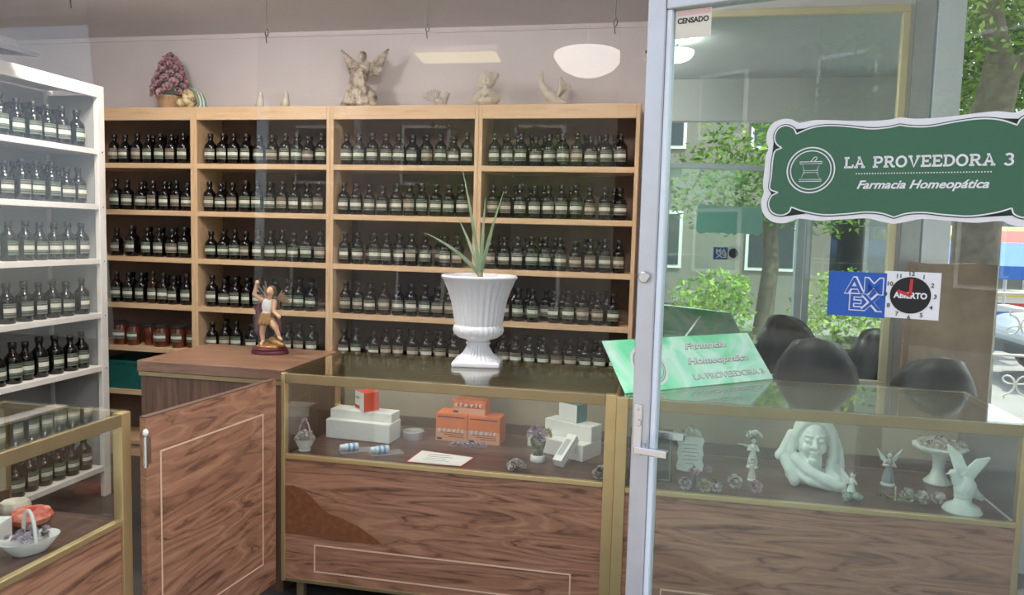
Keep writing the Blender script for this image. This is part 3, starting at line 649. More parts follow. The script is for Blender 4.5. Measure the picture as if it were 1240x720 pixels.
ul, zl = cr(442, 297); ur, zr = cr(1196, 292); _, ztp = cr(442, 250)
slab(sn, 'LA PROVEEDORA 3', ul, ur, (zl+zr)/2, (ztp-zl)*1.0, .0126, .0134, 'signwhite')
for k in range(48):
    a0, zz = cr(497, 327); a1, _ = cr(1095, 325); u = a0+(a1-a0)*k/47
    if k == 0: dot = MB().box(-.0012, .0012, -.0004, .0004, -.0012, .0012).mesh('dot')
    link('dash', dot, 'signwhite', sn, (u, .013, zz))
a0, zz = cr(498, 393); a1, _ = cr(1087, 390)
text('script_lettering', 'Farmacia Homeop\u00e1tica', .024, 'signwhite', sn, (a0, .013, zz), shear=.35, bold=.0006, width=a1-a0)
# census sticker
ct = dthing('paper_sticker', 'small cream CENSADO sticker in the top corner of the door glass', 'sticker')
u0, z1 = onD(816, 11); u1, z0 = onD(858, 41)
B('sticker_paper', plain('cream_sticker', (226, 218, 204), .6, noise=.04), ct, u0, u1, .0170, .0188, z0, z1, .001)
B('pink_band', plain('pink_band', (222, 188, 184), .6, noise=.06), ct, u0+.002, u1-.002, .0162, .0169, z1-.013, z1-.001)
text('lettering', 'CENSADO', .017, 'darkprint', ct, (u0+.005, .0165, (z0+z1)/2+.002), bold=.0005, width=u1-u0-.011)
# blue card sticker
bs = dthing('card_sticker', 'blue square AMEX sticker on the door glass', 'sticker')
u0, z1 = onD(1003, 328); u1, z0 = onD(1070, 386)
B('sticker_paper', 'blue', bs, u0, u1, .0165, .0188, z0, z1)
B('rear_face', 'blue', bs, u0, u1, .0252, .0262, z0, z1)
W_ = u1-u0; H_ = z1-z0
for row, (s, zz, xo) in enumerate((('AM', z0+H_*.53, .30), ('EX', z0+H_*.16, .40))):
    text('lettering_outline', s, H_*.5, 'signwhite', bs, (u0+W_*(xo-.02), .0161, zz), bold=.0028, width=W_*(.98-xo)); text('lettering', s, H_*.5, 'blue', bs, (u0+W_*xo, .0150, zz), bold=.0004, width=W_*(.94-xo))
    text('rear_lettering', s, H_*.5, 'signwhite', bs, (u1-W_*.1, .0266, zz), (PI/2, 0, PI), bold=.0015, width=W_*.75)
# opening clock sticker
cs = dthing('opening_sign', 'white square sign with black ABIERTO clock dial and red hands on the door', 'sign')
u0, z1 = onD(1071, 328); u1, z0 = onD(1136, 389)
B('sign_plate', 'signwhite', cs, u0, u1, .0168, .0188, z0, z1); B('rear_face', 'signwhite', cs, u0, u1, .0252, .0262, z0, z1)
uc, zc = (u0+u1)/2-.002, (z0+z1)/2; rd = .038
MB().lathe([(0, 0), (rd, 0), (rd, .0007), (0, .0007)], 32).build('dial', 'black', cs, loc=(uc, .0166, zc), rot=(PI/2, 0, 0))
MB().lathe([(0, 0), (rd, 0), (rd, .0007), (0, .0007)], 32).build('rear_dial', 'black', cs, loc=(uc, .0272, zc), rot=(PI/2, 0, 0))
for k in range(12):
    a = math.radians(90-30*(k+1)); text('numeral', str(k+1), .0125, 'darkprint', cs, (uc+.0455*math.cos(a), .0164, zc+.0455*math.sin(a)-.0045), bold=.0002, align='CENTER')
text('lettering', 'ABIERTO', .017, 'signwhite', cs, (uc-.031, .0155, zc-.006), bold=.0007, width=.062)
for a, L in ((88, .034), (160, .026)):
    d = Vector((math.cos(math.radians(a)), 0, math.sin(math.radians(a)))); c = Vector((uc, .0146, zc)); MB().bar(c, c+d*L, .006, .0006, (0, 1, 0)).build('hand', 'red', cs)

# ================================================================== THINGS ON THE COUNTERS
def rosebud(r, petals=3):
    mb = MB(); mb.ell((0, 0, r*.35), (r*.38, r*.38, r*.45), n=8, k=5)
    for ring in range(petals):
        n = 5; rr = r*(.36+.24*ring); tilt = .25+.38*ring
        for j in range(n):
            a = 2*PI*(j+.5*ring)/n; e = Vector((math.cos(a), math.sin(a), 0)); s = Vector((-math.sin(a), math.cos(a), 0)); up = Vector((0, 0, 1))
            base = e*rr*.4; wd = r*(.42+.1*ring); hh = r*(.85-.12*ring)
            P = []
            for (tt, ww) in ((0, .3), (.55, 1.0), (1, .75)):
                for q in (-1, 0, 1):
                    out = e*(rr*.6+hh*tt*math.sin(tilt)+(.06*r if q == 0 else 0)); P.append(base*.3+out+s*wd*.82*ww*q*(1 if tt < 1 or q else 1)+up*(hh*tt*math.cos(tilt)-(.05*r if (q and tt == 1) else 0)))
            mb.add(P, [(0, 1, 4, 3), (1, 2, 5, 4), (3, 4, 7, 6), (4, 5, 8, 7)])
    return mb
ROSE = rosebud(1.0).mesh('flower', True)
def leafmesh():
    P = [(0, 0, 0), (.3, .22, .06), (.3, -.22, .06), (.7, .2, .05), (.7, -.2, .05), (1, 0, -.05), (.3, 0, 0), (.7, 0, -.01)]
    return MB().add(P, [(0, 6, 1), (0, 2, 6), (6, 7, 3, 1), (6, 2, 4, 7), (7, 5, 3), (7, 4, 5)]).mesh('leaf', True)
LEAF = leafmesh()
def inst(name, me, mat, parent, loc, rot, sc):
    key = me.name.split('.')[0]+mat
    if key not in inst.c: c = me.copy(); c.materials.clear(); c.materials.append(M[mat]); inst.c[key] = c
    return link(name, inst.c[key], None, parent, loc, rot, sc)
inst.c = {}
def aim(d): return Vector(d).to_track_quat('Z', 'X').to_euler()
def flowers(parent, pts, mat, r, leaf='leafgrey', nleaf=0):
    for p, d in pts: inst('flower', ROSE, mat, parent, p, aim(d), r*random.uniform(.85, 1.15))
    for k in range(nleaf):
        p, d = random.choice(pts); d = Vector(d); e = (d+Vector((random.uniform(-1, 1), random.uniform(-1, 1), random.uniform(-.05, .6)))).normalized()
        inst('leaf', LEAF, leaf, parent, Vector(p)-d*r*.3, e.to_track_quat('X', 'Z').to_euler(), r*random.uniform(1.4, 2.0))

# urn with a spiky plant
p = atZ(577, 441, ZT+.0045)
ur = thing('garden_urn', 'white fluted pedestal urn standing on the glass counter', 'urn', (p.x, p.y+.02, ZT+.0045), math.radians(8))
def flute(r, z, t):
    k = .0
    if .165 < z < .375: k = .035*min(1, (z-.165)/.02)*min(1, (.375-z)/.02)
    if .115 < z <= .165: k = .02
    if .03 < z < .085: k = .05
    return r*(1+k*(abs(math.cos(14*t))*2-1.2))
prof = [(.098, .022), (.085, .034), (.066, .05), (.052, .075), (.049, .088), (.055, .092), (.055, .098), (.048, .104), (.055, .112), (.088, .122), (.108, .138), (.113, .155), (.110, .172), (.103, .178), (.106, .19), (.112, .23), (.121, .28), (.134, .325), (.150, .36), (.160, .378), (.168, .385), (.170, .393), (.165, .399), (.156, .399), (.146, .385), (.132, .34), (.118, .30), (.0, .30)]
MB().lathe(prof, 112, fn=flute, cap=False).build('urn_bowl', 'urn', ur, True)
mb = MB(); nq = 4
def sq(hw, z): return [(-hw, -hw, z), (hw, -hw, z), (hw, hw, z), (-hw, hw, z)]
L_ = [sq(.102, 0), sq(.105, .004), sq(.105, .018), sq(.092, .0265)]; vv = sum(L_, []); ff = [(3, 2, 1, 0), (12, 13, 14, 15)]+[(4*i+j, 4*i+(j+1) % 4, 4*i+4+(j+1) % 4, 4*i+4+j) for i in range(3) for j in range(4)]
mb.add(vv, ff).build('plinth', 'urn', ur, bevel=.003)
MB().lathe([(0, .298), (.121, .301), (.121, .308), (0, .312)], 24).build('soil', plain('dry_soil', (96, 84, 70), .95, noise=.3, scale=40), ur, True)
pp = thing('spiky_plant', 'green spiky plant with a few long thin leaves in the white urn', 'plant', (p.x, p.y+.02, ZT+.0045+.311))
MB().tube([(0, 0, 0), (.002, 0, .05), (.004, 0, .10)], [.012, .014, .012], 8).build('stem', plain('plant_stem', (150, 140, 104), .7), pp, True)
tips = [(513, 281, -.04), (560, 205, .03), (610, 232, -.02), (603, 252, .06), (588, 238, .02), (554, 262, .08), (596, 285, -.06)]
for x, y, dy in tips:
    q = atY(x, y, p.y+.02+dy)-Vector(pp.location); s0 = Vector((.003, 0, .085)); mid = s0.lerp(q, .5)+Vector((0, 0, .03 if x < 540 else .0))-Vector((q.x*.12, 0, 0))
    pts = [s0.lerp(mid, t).lerp(mid.lerp(q, t), t) for t in [k/8 for k in range(9)]]; mb = MB(); 
    for k, c in enumerate(pts):
        d = (pts[min(k+1, 8)]-pts[max(k-1, 0)]).normalized(); sd_ = d.cross(Vector((0, -1, .2))).normalized(); w_ = .0085*(1-(k/8)**2)+.0006
        mb.v += [tuple(c-sd_*w_), tuple(c+Vector((0, .004*(1-k/8), 0))), tuple(c+sd_*w_), tuple(c+Vector((0, -.002*(1-k/8), 0)))]
        if k: b0 = 4*k-4; mb.f += [(b0+j, b0+(j+1) % 4, b0+4+(j+1) % 4, b0+4+j) for j in range(4)]
    mb.build('leaf', 'leaf', pp, True)
# green poster board leaning on the right counter
bl, br = atZ(758, 477, ZT+.0045), atZ(937, 459, ZT+.0045); d = (br-bl); wd = d.length; d.normalize(); back_n = Vector((-d.y, d.x, 0))
def pj(v): v = v-CAM; k = v.dot(FWD); return (CX+FPX*v.dot(RGT)/k, CY-FPX*v.dot(UPV)/k)
best = None
for hi in range(15, 45):
    for fi in range(8, 80, 2):
        h = hi*.01; f = math.radians(fi); v = back_n*math.cos(f)+Vector((0, 0, 1))*math.sin(f); a = pj(bl+v*h); b2 = pj(br+v*h)
        e = (a[0]-732)**2+(a[1]-413)**2+.6*((b2[0]-902)**2+(b2[1]-403)**2)
        if best is None or e < best[0]: best = (e, h, f)
_, ph, pf = best
v = back_n*math.cos(pf)+Vector((0, 0, 1))*math.sin(pf); nn = d.cross(v)
ps = empty('poster_board', bl+Vector((0, 0, .0005))); tag(ps, 'pale green pharmacy board leaning on the glass counter behind the door', 'sign')
ps.matrix_world = Matrix(((d.x, -nn.x, v.x, ps.location.x), (d.y, -nn.y, v.y, ps.location.y), (d.z, -nn.z, v.z, ps.location.z), (0, 0, 0, 1)))
B('board', 'poster', ps, 0, wd, 0.0, .005, 0.003, ph)
for rr, w_, mt in ((.100, .013, 'signwhite'), (.090, .004, 'greyprint'), (.08, .003, 'greyprint')):
    k_ = ph*.36/.1; MB().ribbon([(wd*.215+rr*k_*.9*math.cos(2*PI*k/36), ph*.47+rr*k_*math.sin(2*PI*k/36)) for k in range(36)], w_*k_, -.0012, -.0002).build('emblem_ring', mt, ps)
for s, zz, x0, x1, h in (('Farmacia', .74, .50, .79, .14), ('Homeopatica', .44, .47, .90, .14)):
    text('script_outline', s, ph*h*1.25, 'greyprint', ps, (wd*x0-.003, -.0006, ph*zz-.002), shear=.35, bold=.0022, width=wd*(x1-x0)+.006)
    text('script_lettering', s, ph*h*1.25, 'signwhite', ps, (wd*x0, -.0014, ph*zz), shear=.35, bold=.0008, width=wd*(x1-x0))
text('lettering_outline', 'LA PROVEEDORA 3', ph*.15, 'greyprint', ps, (wd*.46-.002, -.0006, ph*.14-.001), bold=.0014, width=wd*.5+.004)
text('lettering', 'LA PROVEEDORA 3', ph*.15, 'signwhite', ps, (wd*.46, -.0014, ph*.14), width=wd*.5)
MB().bar((wd*.7, .0055, ph*.75), (wd*.7, ph*.75*math.tan(pf)-.012, ph*.75), .012, .004).build('prop_leg', 'white', ps)

# warrior angel figurine on the wooden cabinet
p = atZ(323, 428, .91); k = 1.0
mi_ = thing('warrior_angel_figurine', 'painted warrior angel figurine raising a sword on the wooden cabinet', 'figurine', (p.x, p.y+.03, .9095), 0)
MB().lathe([(.092, 0), (.094, .006), (.086, .016), (.09, .024), (.078, .03)], 28, fn=lambda r, z, t: r*(1-.2*abs(math.sin(t)))).build('base', 'maroon', mi_, True)
mb = MB().ell((.005, 0, .032), (.075, .05, .012)); mb.ell((.045, -.01, .05), (.04, .022, .018), (0, .3, 0)); mb.ell((.068, -.02, .044), (.02, .016, .014)); mb.ell((.02, .0, .06), (.03, .02, .02)); sculpt('rocky_ground', mb, 'gold', mi_, .003)
mb = MB(); cap_(mb, (-.035, 0, .05), (-.04, 0, .09), .009, .012); cap_(mb, (-.04, 0, .09), (-.03, .0, .16), .013, .019); cap_(mb, (.052, -.01, .082), (.035, -.012, .125), .009, .013); cap_(mb, (.035, -.012, .125), (-.005, 0, .165), .015, .021)
cap_(mb, (-.035, -.015, .048), (-.028, -.028, .042), .008); cap_(mb, (.054, -.014, .078), (.068, -.02, .07), .008)
cap_(mb, (-.038, -.005, .25), (-.075, -.01, .275), .012, .010); cap_(mb, (-.075, -.01, .275), (-.058, -.016, .325), .010, .008); mb.ell((-.056, -.016, .332), .011)
cap_(mb, (.025, -.005, .245), (.03, -.02, .2), .012, .010); cap_(mb, (.03, -.02, .2), (.062, -.035, .18), .009, .007); mb.ell((.066, -.036, .178), .009)
mb.ell((.006, -.008, .292), (.017, .019, .022)); cap_(mb, (-.002, -.003, .255), (.004, -.006, .275), .010); mb.ell((.006, -.028, .290), (.004, .005, .006)); sculpt('body', mb, 'skin', mi_, .0028, 2)
mb = MB().ell((-.012, 0, .222), (.03, .022, .042)); mb.ell((-.014, 0, .19), (.026, .021, .02)); sculpt('tunic', mb, 'stone', mi_, .003)
mb = MB()
for j in range(12):
    a = 2*PI*j/12; cap_(mb, (-.016+.024*math.cos(a), .02*math.sin(a), .185), (-.016+.036*math.cos(a), .031*math.sin(a), .142), .008, .009, 6)
sculpt('skirt', mb, 'gold', mi_, .003, 2)
mb = MB(); cap_(mb, (-.03, .02, .24), (-.06, .03, .19), .02, .03); cap_(mb, (-.06, .03, .19), (-.062, .03, .1), .028, .03); cap_(mb, (-.062, .03, .1), (-.05, .02, .045), .024, .014); cap_(mb, (-.06, .03, .215), (-.09, .03, .205), .016, .01); cap_(mb, (.02, .015, .24), (.035, .01, .215), .016, .012); mb.ell((.03, .02, .12), (.02, .012, .05)); sculpt('cloak', mb, 'maroon', mi_, .0035)
mb = MB().ell((.007, .004, .300), (.02, .02, .02)); mb.ell((.012, .01, .288), (.017, .014, .02)); sculpt('hair', mb, plain('brown_hair', (96, 66, 40), .6), mi_, .003)
for sx in (-1, 1):
    mb = MB()
    for j in range(6): cap_(mb, (sx*.02, .03, .25), (sx*(.045+.009*j), .035, .335-.022*j if sx < 0 else .295-.012*j), .008, .004, 6)
    sculpt('wing', mb, plain('wing_brown', (112, 92, 66), .6, noise=.2, scale=60), mi_, .003, 2)
MB().bar((-.06, -.02, .334), (.012, -.045, .262), .007, .003).build('sword', 'chrome', mi_)

# ------------------------------------------------------------------ top of the bookcases
ZBK = 2.2505
def topat(px): return atY(px, 128, YS+.13).x
# rose cone in a basket
t = thing('rose_basket', 'tall cone of pink ceramic roses in a wicker basket on the bookcase', 'ornament', (topat(207), YS+.13, ZBK))
MB().lathe([(.055, 0), (.06, .006), (.072, .03), (.088, .07), (.094, .08), (.09, .086), (.07, .08), (.0, .075)], 40, fn=lambda r, z, t_: r*(1+.025*math.sin(16*t_+(z*300)))).build('basket', 'wicker', t, True)
MB().lathe([(.08, .07), (.10, .10), (.10, .15), (.085, .21), (.06, .27), (.035, .32), (.01, .35)], 16).build('leafy_core', 'leafgrey', t, True)
pts = []
for j in range(58):
    f = ((j+.5)/58); z = .085+.26*f; r = .112*(1-f)**.62+.012; a = j*2.39996; pts.append(((r*math.cos(a), r*math.sin(a), z), (math.cos(a), math.sin(a), .35+.5*f)))
pts.append(((0, 0, .355), (.1, -.2, 1)))
flowers(t, pts, 'pink', .024, 'leafgrey', 46)
# mother figure with green mantle
t = thing('mantle_figurine', 'small golden bowed figurine with a grey-green striped mantle beside the rose basket', 'figurine', (topat(238), YS+.06, ZBK))
mb = MB().ell((0, 0, .06), (.05, .04, .06)); mb.ell((-.015, -.03, .085), (.022, .02, .026)); mb.ell((-.04, -.03, .03), (.035, .025, .03)); mb.ell((-.01, -.035, .04), (.03, .02, .025)); sculpt('body', mb, mottled('gold_cream_paint', (96, 78, 54), (196, 172, 128), (222, 206, 168), 30), t, .003)
for j in range(5):
    pts = [(-.01+.0, .0, .125-.006*j)]+[(.02+.06*math.sin(a)+.004*j, -.028+.012*j, .02+.10*math.cos(a)*(1-.04*j)) for a in [k*PI/10 for k in range(1, 6)]]+[(.068+.010*j, -.028+.012*j, .002)]
    MB().tube(pts, .0085, 8).build('mantle_fold', 'stone_b' if j % 2 else plain('mantle_green', (120, 142, 126), .5), t, True)
# plain pigeons
def pigeon(label, px, s, rz):
    t = thing('pigeon_figurine', label, 'figurine', (topat(px), YS+.09, ZBK), rz, 'small pigeon figurines on the bookcase')
    mb = MB().ell((0, 0, .035), (.026, .024, .035)); mb.ell((.004, 0, .065), (.017, .017, .03)); mb.ell((.004, 0, .092), (.012, .012, .013)); cap_(mb, (.012, 0, .092), (.022, 0, .09), .004, .0015, 8); mb.ell((-.03, 0, .02), (.03, .014, .014), (0, .3, 0))
    sculpt('body', mb, 'ivory', t, .0028); MB().lathe([(.022, 0), (.024, .003), (.02, .008)], 16).build('base', 'ivory', t, True); t.scale = (s,)*3
pigeon('small upright ivory pigeon figurine, left of the pair on the second bookcase', 319, 1.05, -.5); pigeon('small upright ivory pigeon figurine, right of the pair on the second bookcase', 350, 1.05, -.5)
# winged angel statue
t = thing('angel_statue', 'antiqued winged angel statue with raised wings on top of the bookcase', 'statue', (topat(436), YS+.14, ZBK+.006), 0)
mb = MB(); mb.ell((-.01, 0, .03), (.10, .07, .035)); mb.ell((.05, 0, .06), (.06, .055, .06)); mb.ell((-.06, 0, .05), (.05, .05, .045)); mb.ell((-.055, .01, .115), (.028, .028, .03))
mb.ell((.04, 0, .11), (.035, .035, .03)); cap_(mb, (-.05, 0, .07), (.0, -.01, .19), .045, .052); cap_(mb, (0, -.01, .19), (.012, -.01, .25), .05, .036); cap_(mb, (.012, -.01, .25), (.012, -.01, .275), .03, .02); mb.ell((.014, -.018, .31), (.022, .024, .03)); mb.ell((.014, -.006, .318), (.026, .026, .03))
cap_(mb, (-.025, -.02, .265), (-.028, -.05, .225), .018, .015); cap_(mb, (-.028, -.05, .225), (.01, -.06, .25), .013, .011); cap_(mb, (.05, -.02, .265), (.06, -.045, .23), .018, .015); cap_(mb, (.06, -.045, .23), (.015, -.062, .252), .013, .011)
for j in range(6): cap_(mb, (-.035+.012*j, -.05, .21), (-.085+.03*j, -.055, .03), .008, .013, 8)
cap_(mb, (-.1, -.03, .02), (.1, -.03, .02), .022, .018); sculpt('body', mb, 'angel', t, .004, 2)
for sx in (-1, 1):
    mb = MB(); root = Vector((sx*.03+.01, .02, .25))
    for j in range(9):
        f = j/8; tip = Vector((.012+sx*(.155-.06*f), .03, .362-.15*f)); cap_(mb, root.lerp(tip, .15)-Vector((0, 0, .03*f)), tip, .017, .008, 6)
    cap_(mb, root, (.012+sx*.10, .022, .315), .018, .012, 8); sculpt('wing', mb, 'angel', t, .0035, 1)
# fan tailed dove
def fan_dove(name, label, px, s, mat, flip=1):
    t = thing(name, label, 'figurine', (topat(px), YS+.10, ZBK), 0); mb = MB().ell((.02*flip, 0, .036), (.045, .028, .026), (0, .25*flip, 0)); cap_(mb, (.05*flip, 0, .045), (.062*flip, 0, .07), .018, .013); mb.ell((.064*flip, 0, .08), (.014, .013, .014)); cap_(mb, (.074*flip, 0, .08), (.088*flip, 0, .076), .005, .002, 8); mb.ell((.03*flip, 0, .008), (.05, .03, .012))
    sculpt('body', mb, mat, t, .0028)
    for j in range(9):
        a = math.radians(60+12*j); q = Vector((math.cos(a)*flip*.075, 0, math.sin(a)*.075)); o = Vector((-.018*flip, 0, .035)); mb = MB(); mb.tube([o, o+q*.6, o+q], [.003, .0085, .004], 6); mb.build('tail_feather', mat, t, True)
    t.scale = (s,)*3
fan_dove('fantail_dove_figurine', 'small pale dove figurine with fanned tail on the third bookcase', 531, 1.0, 'stone_g', 1)
# praying child bust
t = thing('child_bust', 'ivory praying child bust on the bookcase left of the rooster figurine', 'figurine', (topat(590), YS+.12, ZBK), 0)
mb = MB().ell((0, 0, .05), (.075, .05, .05)); cap_(mb, (-.06, -.01, .05), (-.02, -.05, .085), .026, .018); cap_(mb, (.06, -.01, .05), (.02, -.05, .085), .026, .018); cap_(mb, (0, -.055, .07), (0, -.06, .115), .016, .010); cap_(mb, (0, 0, .09), (0, 0, .12), .03, .026); mb.ell((0, -.008, .155), (.043, .042, .048)); mb.ell((0, .012, .168), (.054, .05, .05))
for j in range(14):
    a = 2*PI*j/14; mb.ell((.05*math.cos(a), .016+.03*math.sin(a), .165+.034*math.sin(a*1.0+1)), .02, n=8, k=6)
mb.ell((0, -.052, .152), (.007, .007, .008)); mb.ell((-.016, -.044, .163), (.008, .006, .004)); mb.ell((.016, -.044, .163), (.008, .006, .004)); mb.ell((0, -.047, .135), (.012, .006, .004)); sculpt('body', mb, 'ivory', t, .0035, 2)
# rooster
t = thing('rooster_figurine', 'ivory rooster figurine with raised tail on the rightmost bookcase', 'figurine', (topat(668), YS+.12, ZBK), 0)
mb = MB().ell((.0, 0, .06), (.055, .032, .036), (0, .5, 0)); cap_(mb, (-.03, 0, .085), (-.062, 0, .135), .032, .02); cap_(mb, (-.062, 0, .135), (-.066, 0, .175), .019, .013); mb.ell((-.064, 0, .185), (.014, .011, .013)); cap_(mb, (-.074, 0, .184), (-.088, 0, .18), .005, .002, 8); mb.ell((-.062, 0, .2), (.012, .004, .012)); cap_(mb, (.03, 0, .05), (.085, 0, .02), .022, .014); mb.ell((.02, 0, .012), (.085, .04, .014)); sculpt('body', mb, 'ivory', t, .0032, 2)
for j in range(7):
    f = j/6; MB().tube([(.03, (f-.5)*.02, .05), (.055+.015*f, (f-.5)*.03, .10), (.05+.05*f, (f-.5)*.03, .16-.03*f), (.055+.06*f, (f-.5)*.03, .175-.07*f)], [.008, .012, .011, .004], 8).build('tail_feather', 'ivory', t, True)
# board and ornament on the white cabinet
t = thing('dark_board', 'dark flat board jutting out on top of the white cabinet', 'board', (WX, 3.2, 2.2505), 0)
P_ = [atZ(48, 59, 2.30), atZ(-60, 62, 2.30), atZ(-90, 30, 2.30), atZ(-20, 44, 2.30)]
q = [v_-Vector(t.location) for v_ in P_]
q = [Vector(v_) for v_ in ((.12, -.02, .03), (-.25, -.22, .03), (-.25, -.62, .03), (.04, -.62, .03))]
MB().add([v_+Vector((0, 0, .0)) for v_ in q]+[v_+Vector((0, 0, .022)) for v_ in q], [(0, 1, 2, 3), (7, 6, 5, 4), (0, 4, 5, 1), (1, 5, 6, 2), (2, 6, 7, 3), (3, 7, 4, 0)]).build('panel', plain('dark_board_grey', (30, 26, 27), .7), t)
B('batten', 'strip', t, -.2, -.02, -.5, -.47, 0.0005, .0295); B('batten', 'strip', t, -.2, -.02, -.27, -.24, 0.0005, .0295)
t = thing('flower_ornament', 'dark flower ornament standing on the board above the white cabinet', 'ornament', (WX-.10, 2.80, 2.2505+.0525), 0)
MB().lathe([(.04, 0), (.045, .01), (.025, .03), (.05, .08), (.055, .1)], 20).build('pot', 'leafgrey', t, True)
flowers(t, [((.05*math.cos(a), .05*math.sin(a), .13+.03*k), (math.cos(a), math.sin(a), .6)) for k in range(5) for a in [2*PI*j/7+k for j in range(7)]], 'stone_g', .026, 'leafgrey', 14)

# ------------------------------------------------------------------ inside the main counter
def fl(px, py): q = atZ(px, py, ZD); return Vector((q.x, q.y, ZD-.0005+.0003))
def posy(label, px, py, h, fmat, nf=9, r=.014, pot=True, name='flower_basket'):
    q = fl(px, py); t = thing(name, label, 'ornament', q, random.uniform(-.3, .3))
    if pot: MB().lathe([(.024, 0), (.026, .004), (.022, .008), (.034, .03), (.041, .05), (.043, .053), (.036, .05), (0, .046)], 24).build('pot', 'stone', t, True)
    z0 = .05 if pot else .01
    flowers(t, [((.034*math.sqrt(k/nf)*math.cos(2.4*k), .034*math.sqrt(k/nf)*math.sin(2.4*k), z0+.022*(1-k/nf)+.004), (math.cos(2.4*k)*k/nf, math.sin(2.4*k)*k/nf, .9)) for k in range(nf)], fmat, r, 'stone_b', nf)
    return t
t = posy('small white ceramic basket of pale flowers at the left end of the counter', 369, 545, .1, 'paleflower')
MB().tube([(-.03*math.cos(a), 0, .06+.07*math.sin(a)) for a in [PI*k/10 for k in range(11)]], .004, 8).build('handle', 'pink', t, True); inst('flower', ROSE, 'pink', t, (0, 0, .13), (0, 0, 0), .012)
# foam block with step
q = fl(434, 533); t = thing('foam_block', 'white stepped foam block with a red medicine box on it', 'display block', (q.x, q.y+.06, q.z), math.radians(-4))
B('lower_step', 'foam', t, -.155, .155, -.065, .06, 0, .085, .003); B('upper_step', 'foam', t, -.152, .150, -.03, .06, .0852, .125, .003)
def pillbox(label, loc, rz, w_, d_, h_, front, side, name='medicine_box', cat='box', rot=None, grp=None):
    t = thing(name, label, cat, loc, rz, grp, rot); B('carton', side, t, -w_/2, w_/2, -d_/2, d_/2, 0, h_, .0008); B('front_face', front, t, -w_/2+.0005, w_/2-.0005, -d_/2-.0006, -d_/2-.0001, .0005, h_-.0005); return t
fb = t; fp = Vector((fb.location.x+.01, fb.location.y+.012, ZD+.1255))
t = pillbox('red and white medicine box standing on the foam block', fp, math.radians(-40), .085, .075, .085, 'paper', 'redbox')
text('lettering', 'neu', .022, 'greyprint', t, (-.035, -.0390, .052), shear=.2); B('red_band', 'red', t, -.04, .002, -.0392, -.0382, .008, .022)
q = fl(499, 532); t = thing('metal_tin', 'round silver screw tin on the display floor', 'tin', (q.x, q.y+.02, q.z)); MB().lathe([(.045, 0), (.046, .002), (.046, .02)], 28).build('tin_body', 'alu', t, True); MB().lathe([(.048, .0202), (.048, .036), (.045, .038), (.043, .0365), (0, .0365)], 28).build('lid', 'alu', t, True)
for j, (px, py, lb) in enumerate(((425, 546, 'clear packet with a small white pill vial, nearer the foam block'), (462, 549, 'clear packet with a small white pill vial, nearer the leaflet'))):
    q = fl(px, py); t = thing('vial_packet', lb, 'packet', (q.x, q.y, q.z+.0005), math.radians(35), 'clear packets with pill vials'); B('packet', glass('packet_film_%d' % j, (.9, .88, .92, 1), 1.45, film=.1), t, -.05, .09, -.035, .035, 0, .003)
    cv = MB().lathe([(.014, -.035), (.0155, -.033), (.0155, .02), (.012, .024), (.013, .026), (.013, .04), (.011, .042)], 18).build('vial', plain('vial_white', (206, 222, 232), .3), t, True, rot=(0, -PI/2, 0), loc=(-.005, 0, .0192))
    for zz in (-.02, .0): MB().lathe([(.0157, zz), (.0162, zz+.002), (.0162, zz+.008), (.0157, zz+.01)], 18, cap=False).build('blue_band', plain('vial_blue_%d' % j, (120, 160, 190), .4), cv, True)
q = [fl(491, 559), fl(559, 565), fl(575, 554), fl(510, 545)]; c = sum(q, Vector())/4
t = thing('leaflet', 'white leaflet with a thin red border lying on the display floor', 'leaflet', (c.x, c.y, ZD+.0004)); 
def quad(k, z0, z1): vv = [(v_-c)*k for v_ in q]; return MB().add([(v_.x, v_.y, z0) for v_ in vv]+[(v_.x, v_.y, z1) for v_ in vv], [(3, 2, 1, 0), (4, 5, 6, 7), (0, 1, 5, 4), (1, 2, 6, 5), (2, 3, 7, 6), (3, 0, 4, 7)])
quad(1, 0, .0008).build('border', 'red', t); quad(.95, .0009, .0014).build('sheet', 'paper', t)
e = (q[1]-q[0]).normalized(); rz = math.atan2(e.y, e.x)
for k in range(4):
    o_ = (q[0]-c)*.7+((q[3]-c)*.7-(q[0]-c)*.7)*(.2+.2*k); MB().box(0, .11-.02*(k % 2), 0, .004, 0, .0004).build('print_line', 'red' if k == 3 else 'greyprint', t, loc=(o_.x+.02, o_.y, .0015), rot=(0, 0, rz))
# orange boxes
def obox(label, loc, rz, w_=.148, h_=.125, d_=.10, band=True):
    t = pillbox(label, loc, rz, w_, d_, h_, 'orange_p', 'orange', 'orange_box', grp='orange medicine boxes'); y = -d_/2-.0014
    B('orange_field', 'orange', t, -w_/2+.001, w_/2-.001, y+.0004, y+.0007, h_*.45, h_-.001)
    if band: B('navy_band', 'navy', t, -w_/2+.008, w_/2-.012, y-.0004, y, h_*.86, h_*.9)
    B('navy_tab', 'navy', t, -w_/2+.006, -w_/2+.03, y-.0004, y, .006, .014)
    text('lettering', 'a t e v i t', .030, 'signwhite', t, (-w_/2+.01, y-.0003, h_*(.34 if band else .55)), shear=.2, bold=.0007, width=w_-.026)
    for k in range(3): B('print_line', 'rust', t, -w_/2+.02+.02*k, w_/2-.015, y-.0003, y, h_*(.30-.07*k)+(0 if band else .02), h_*(.30-.07*k)+.003+(0 if band else .02))
    return t
q1, q2 = fl(547, 534), fl(594, 539)
rzo = math.radians(-3); obox('orange box, left of the two lower boxes in the counter', (q1.x, q1.y+.05, ZD), rzo); obox('orange box, right of the two lower boxes in the counter', (q1.x+.151, q1.y+.042, ZD), rzo)
obox('flat orange box lying on top of the two larger orange boxes', (q1.x+.075, q1.y+.052, ZD+.1255), rzo, .155, .062, .085, False)
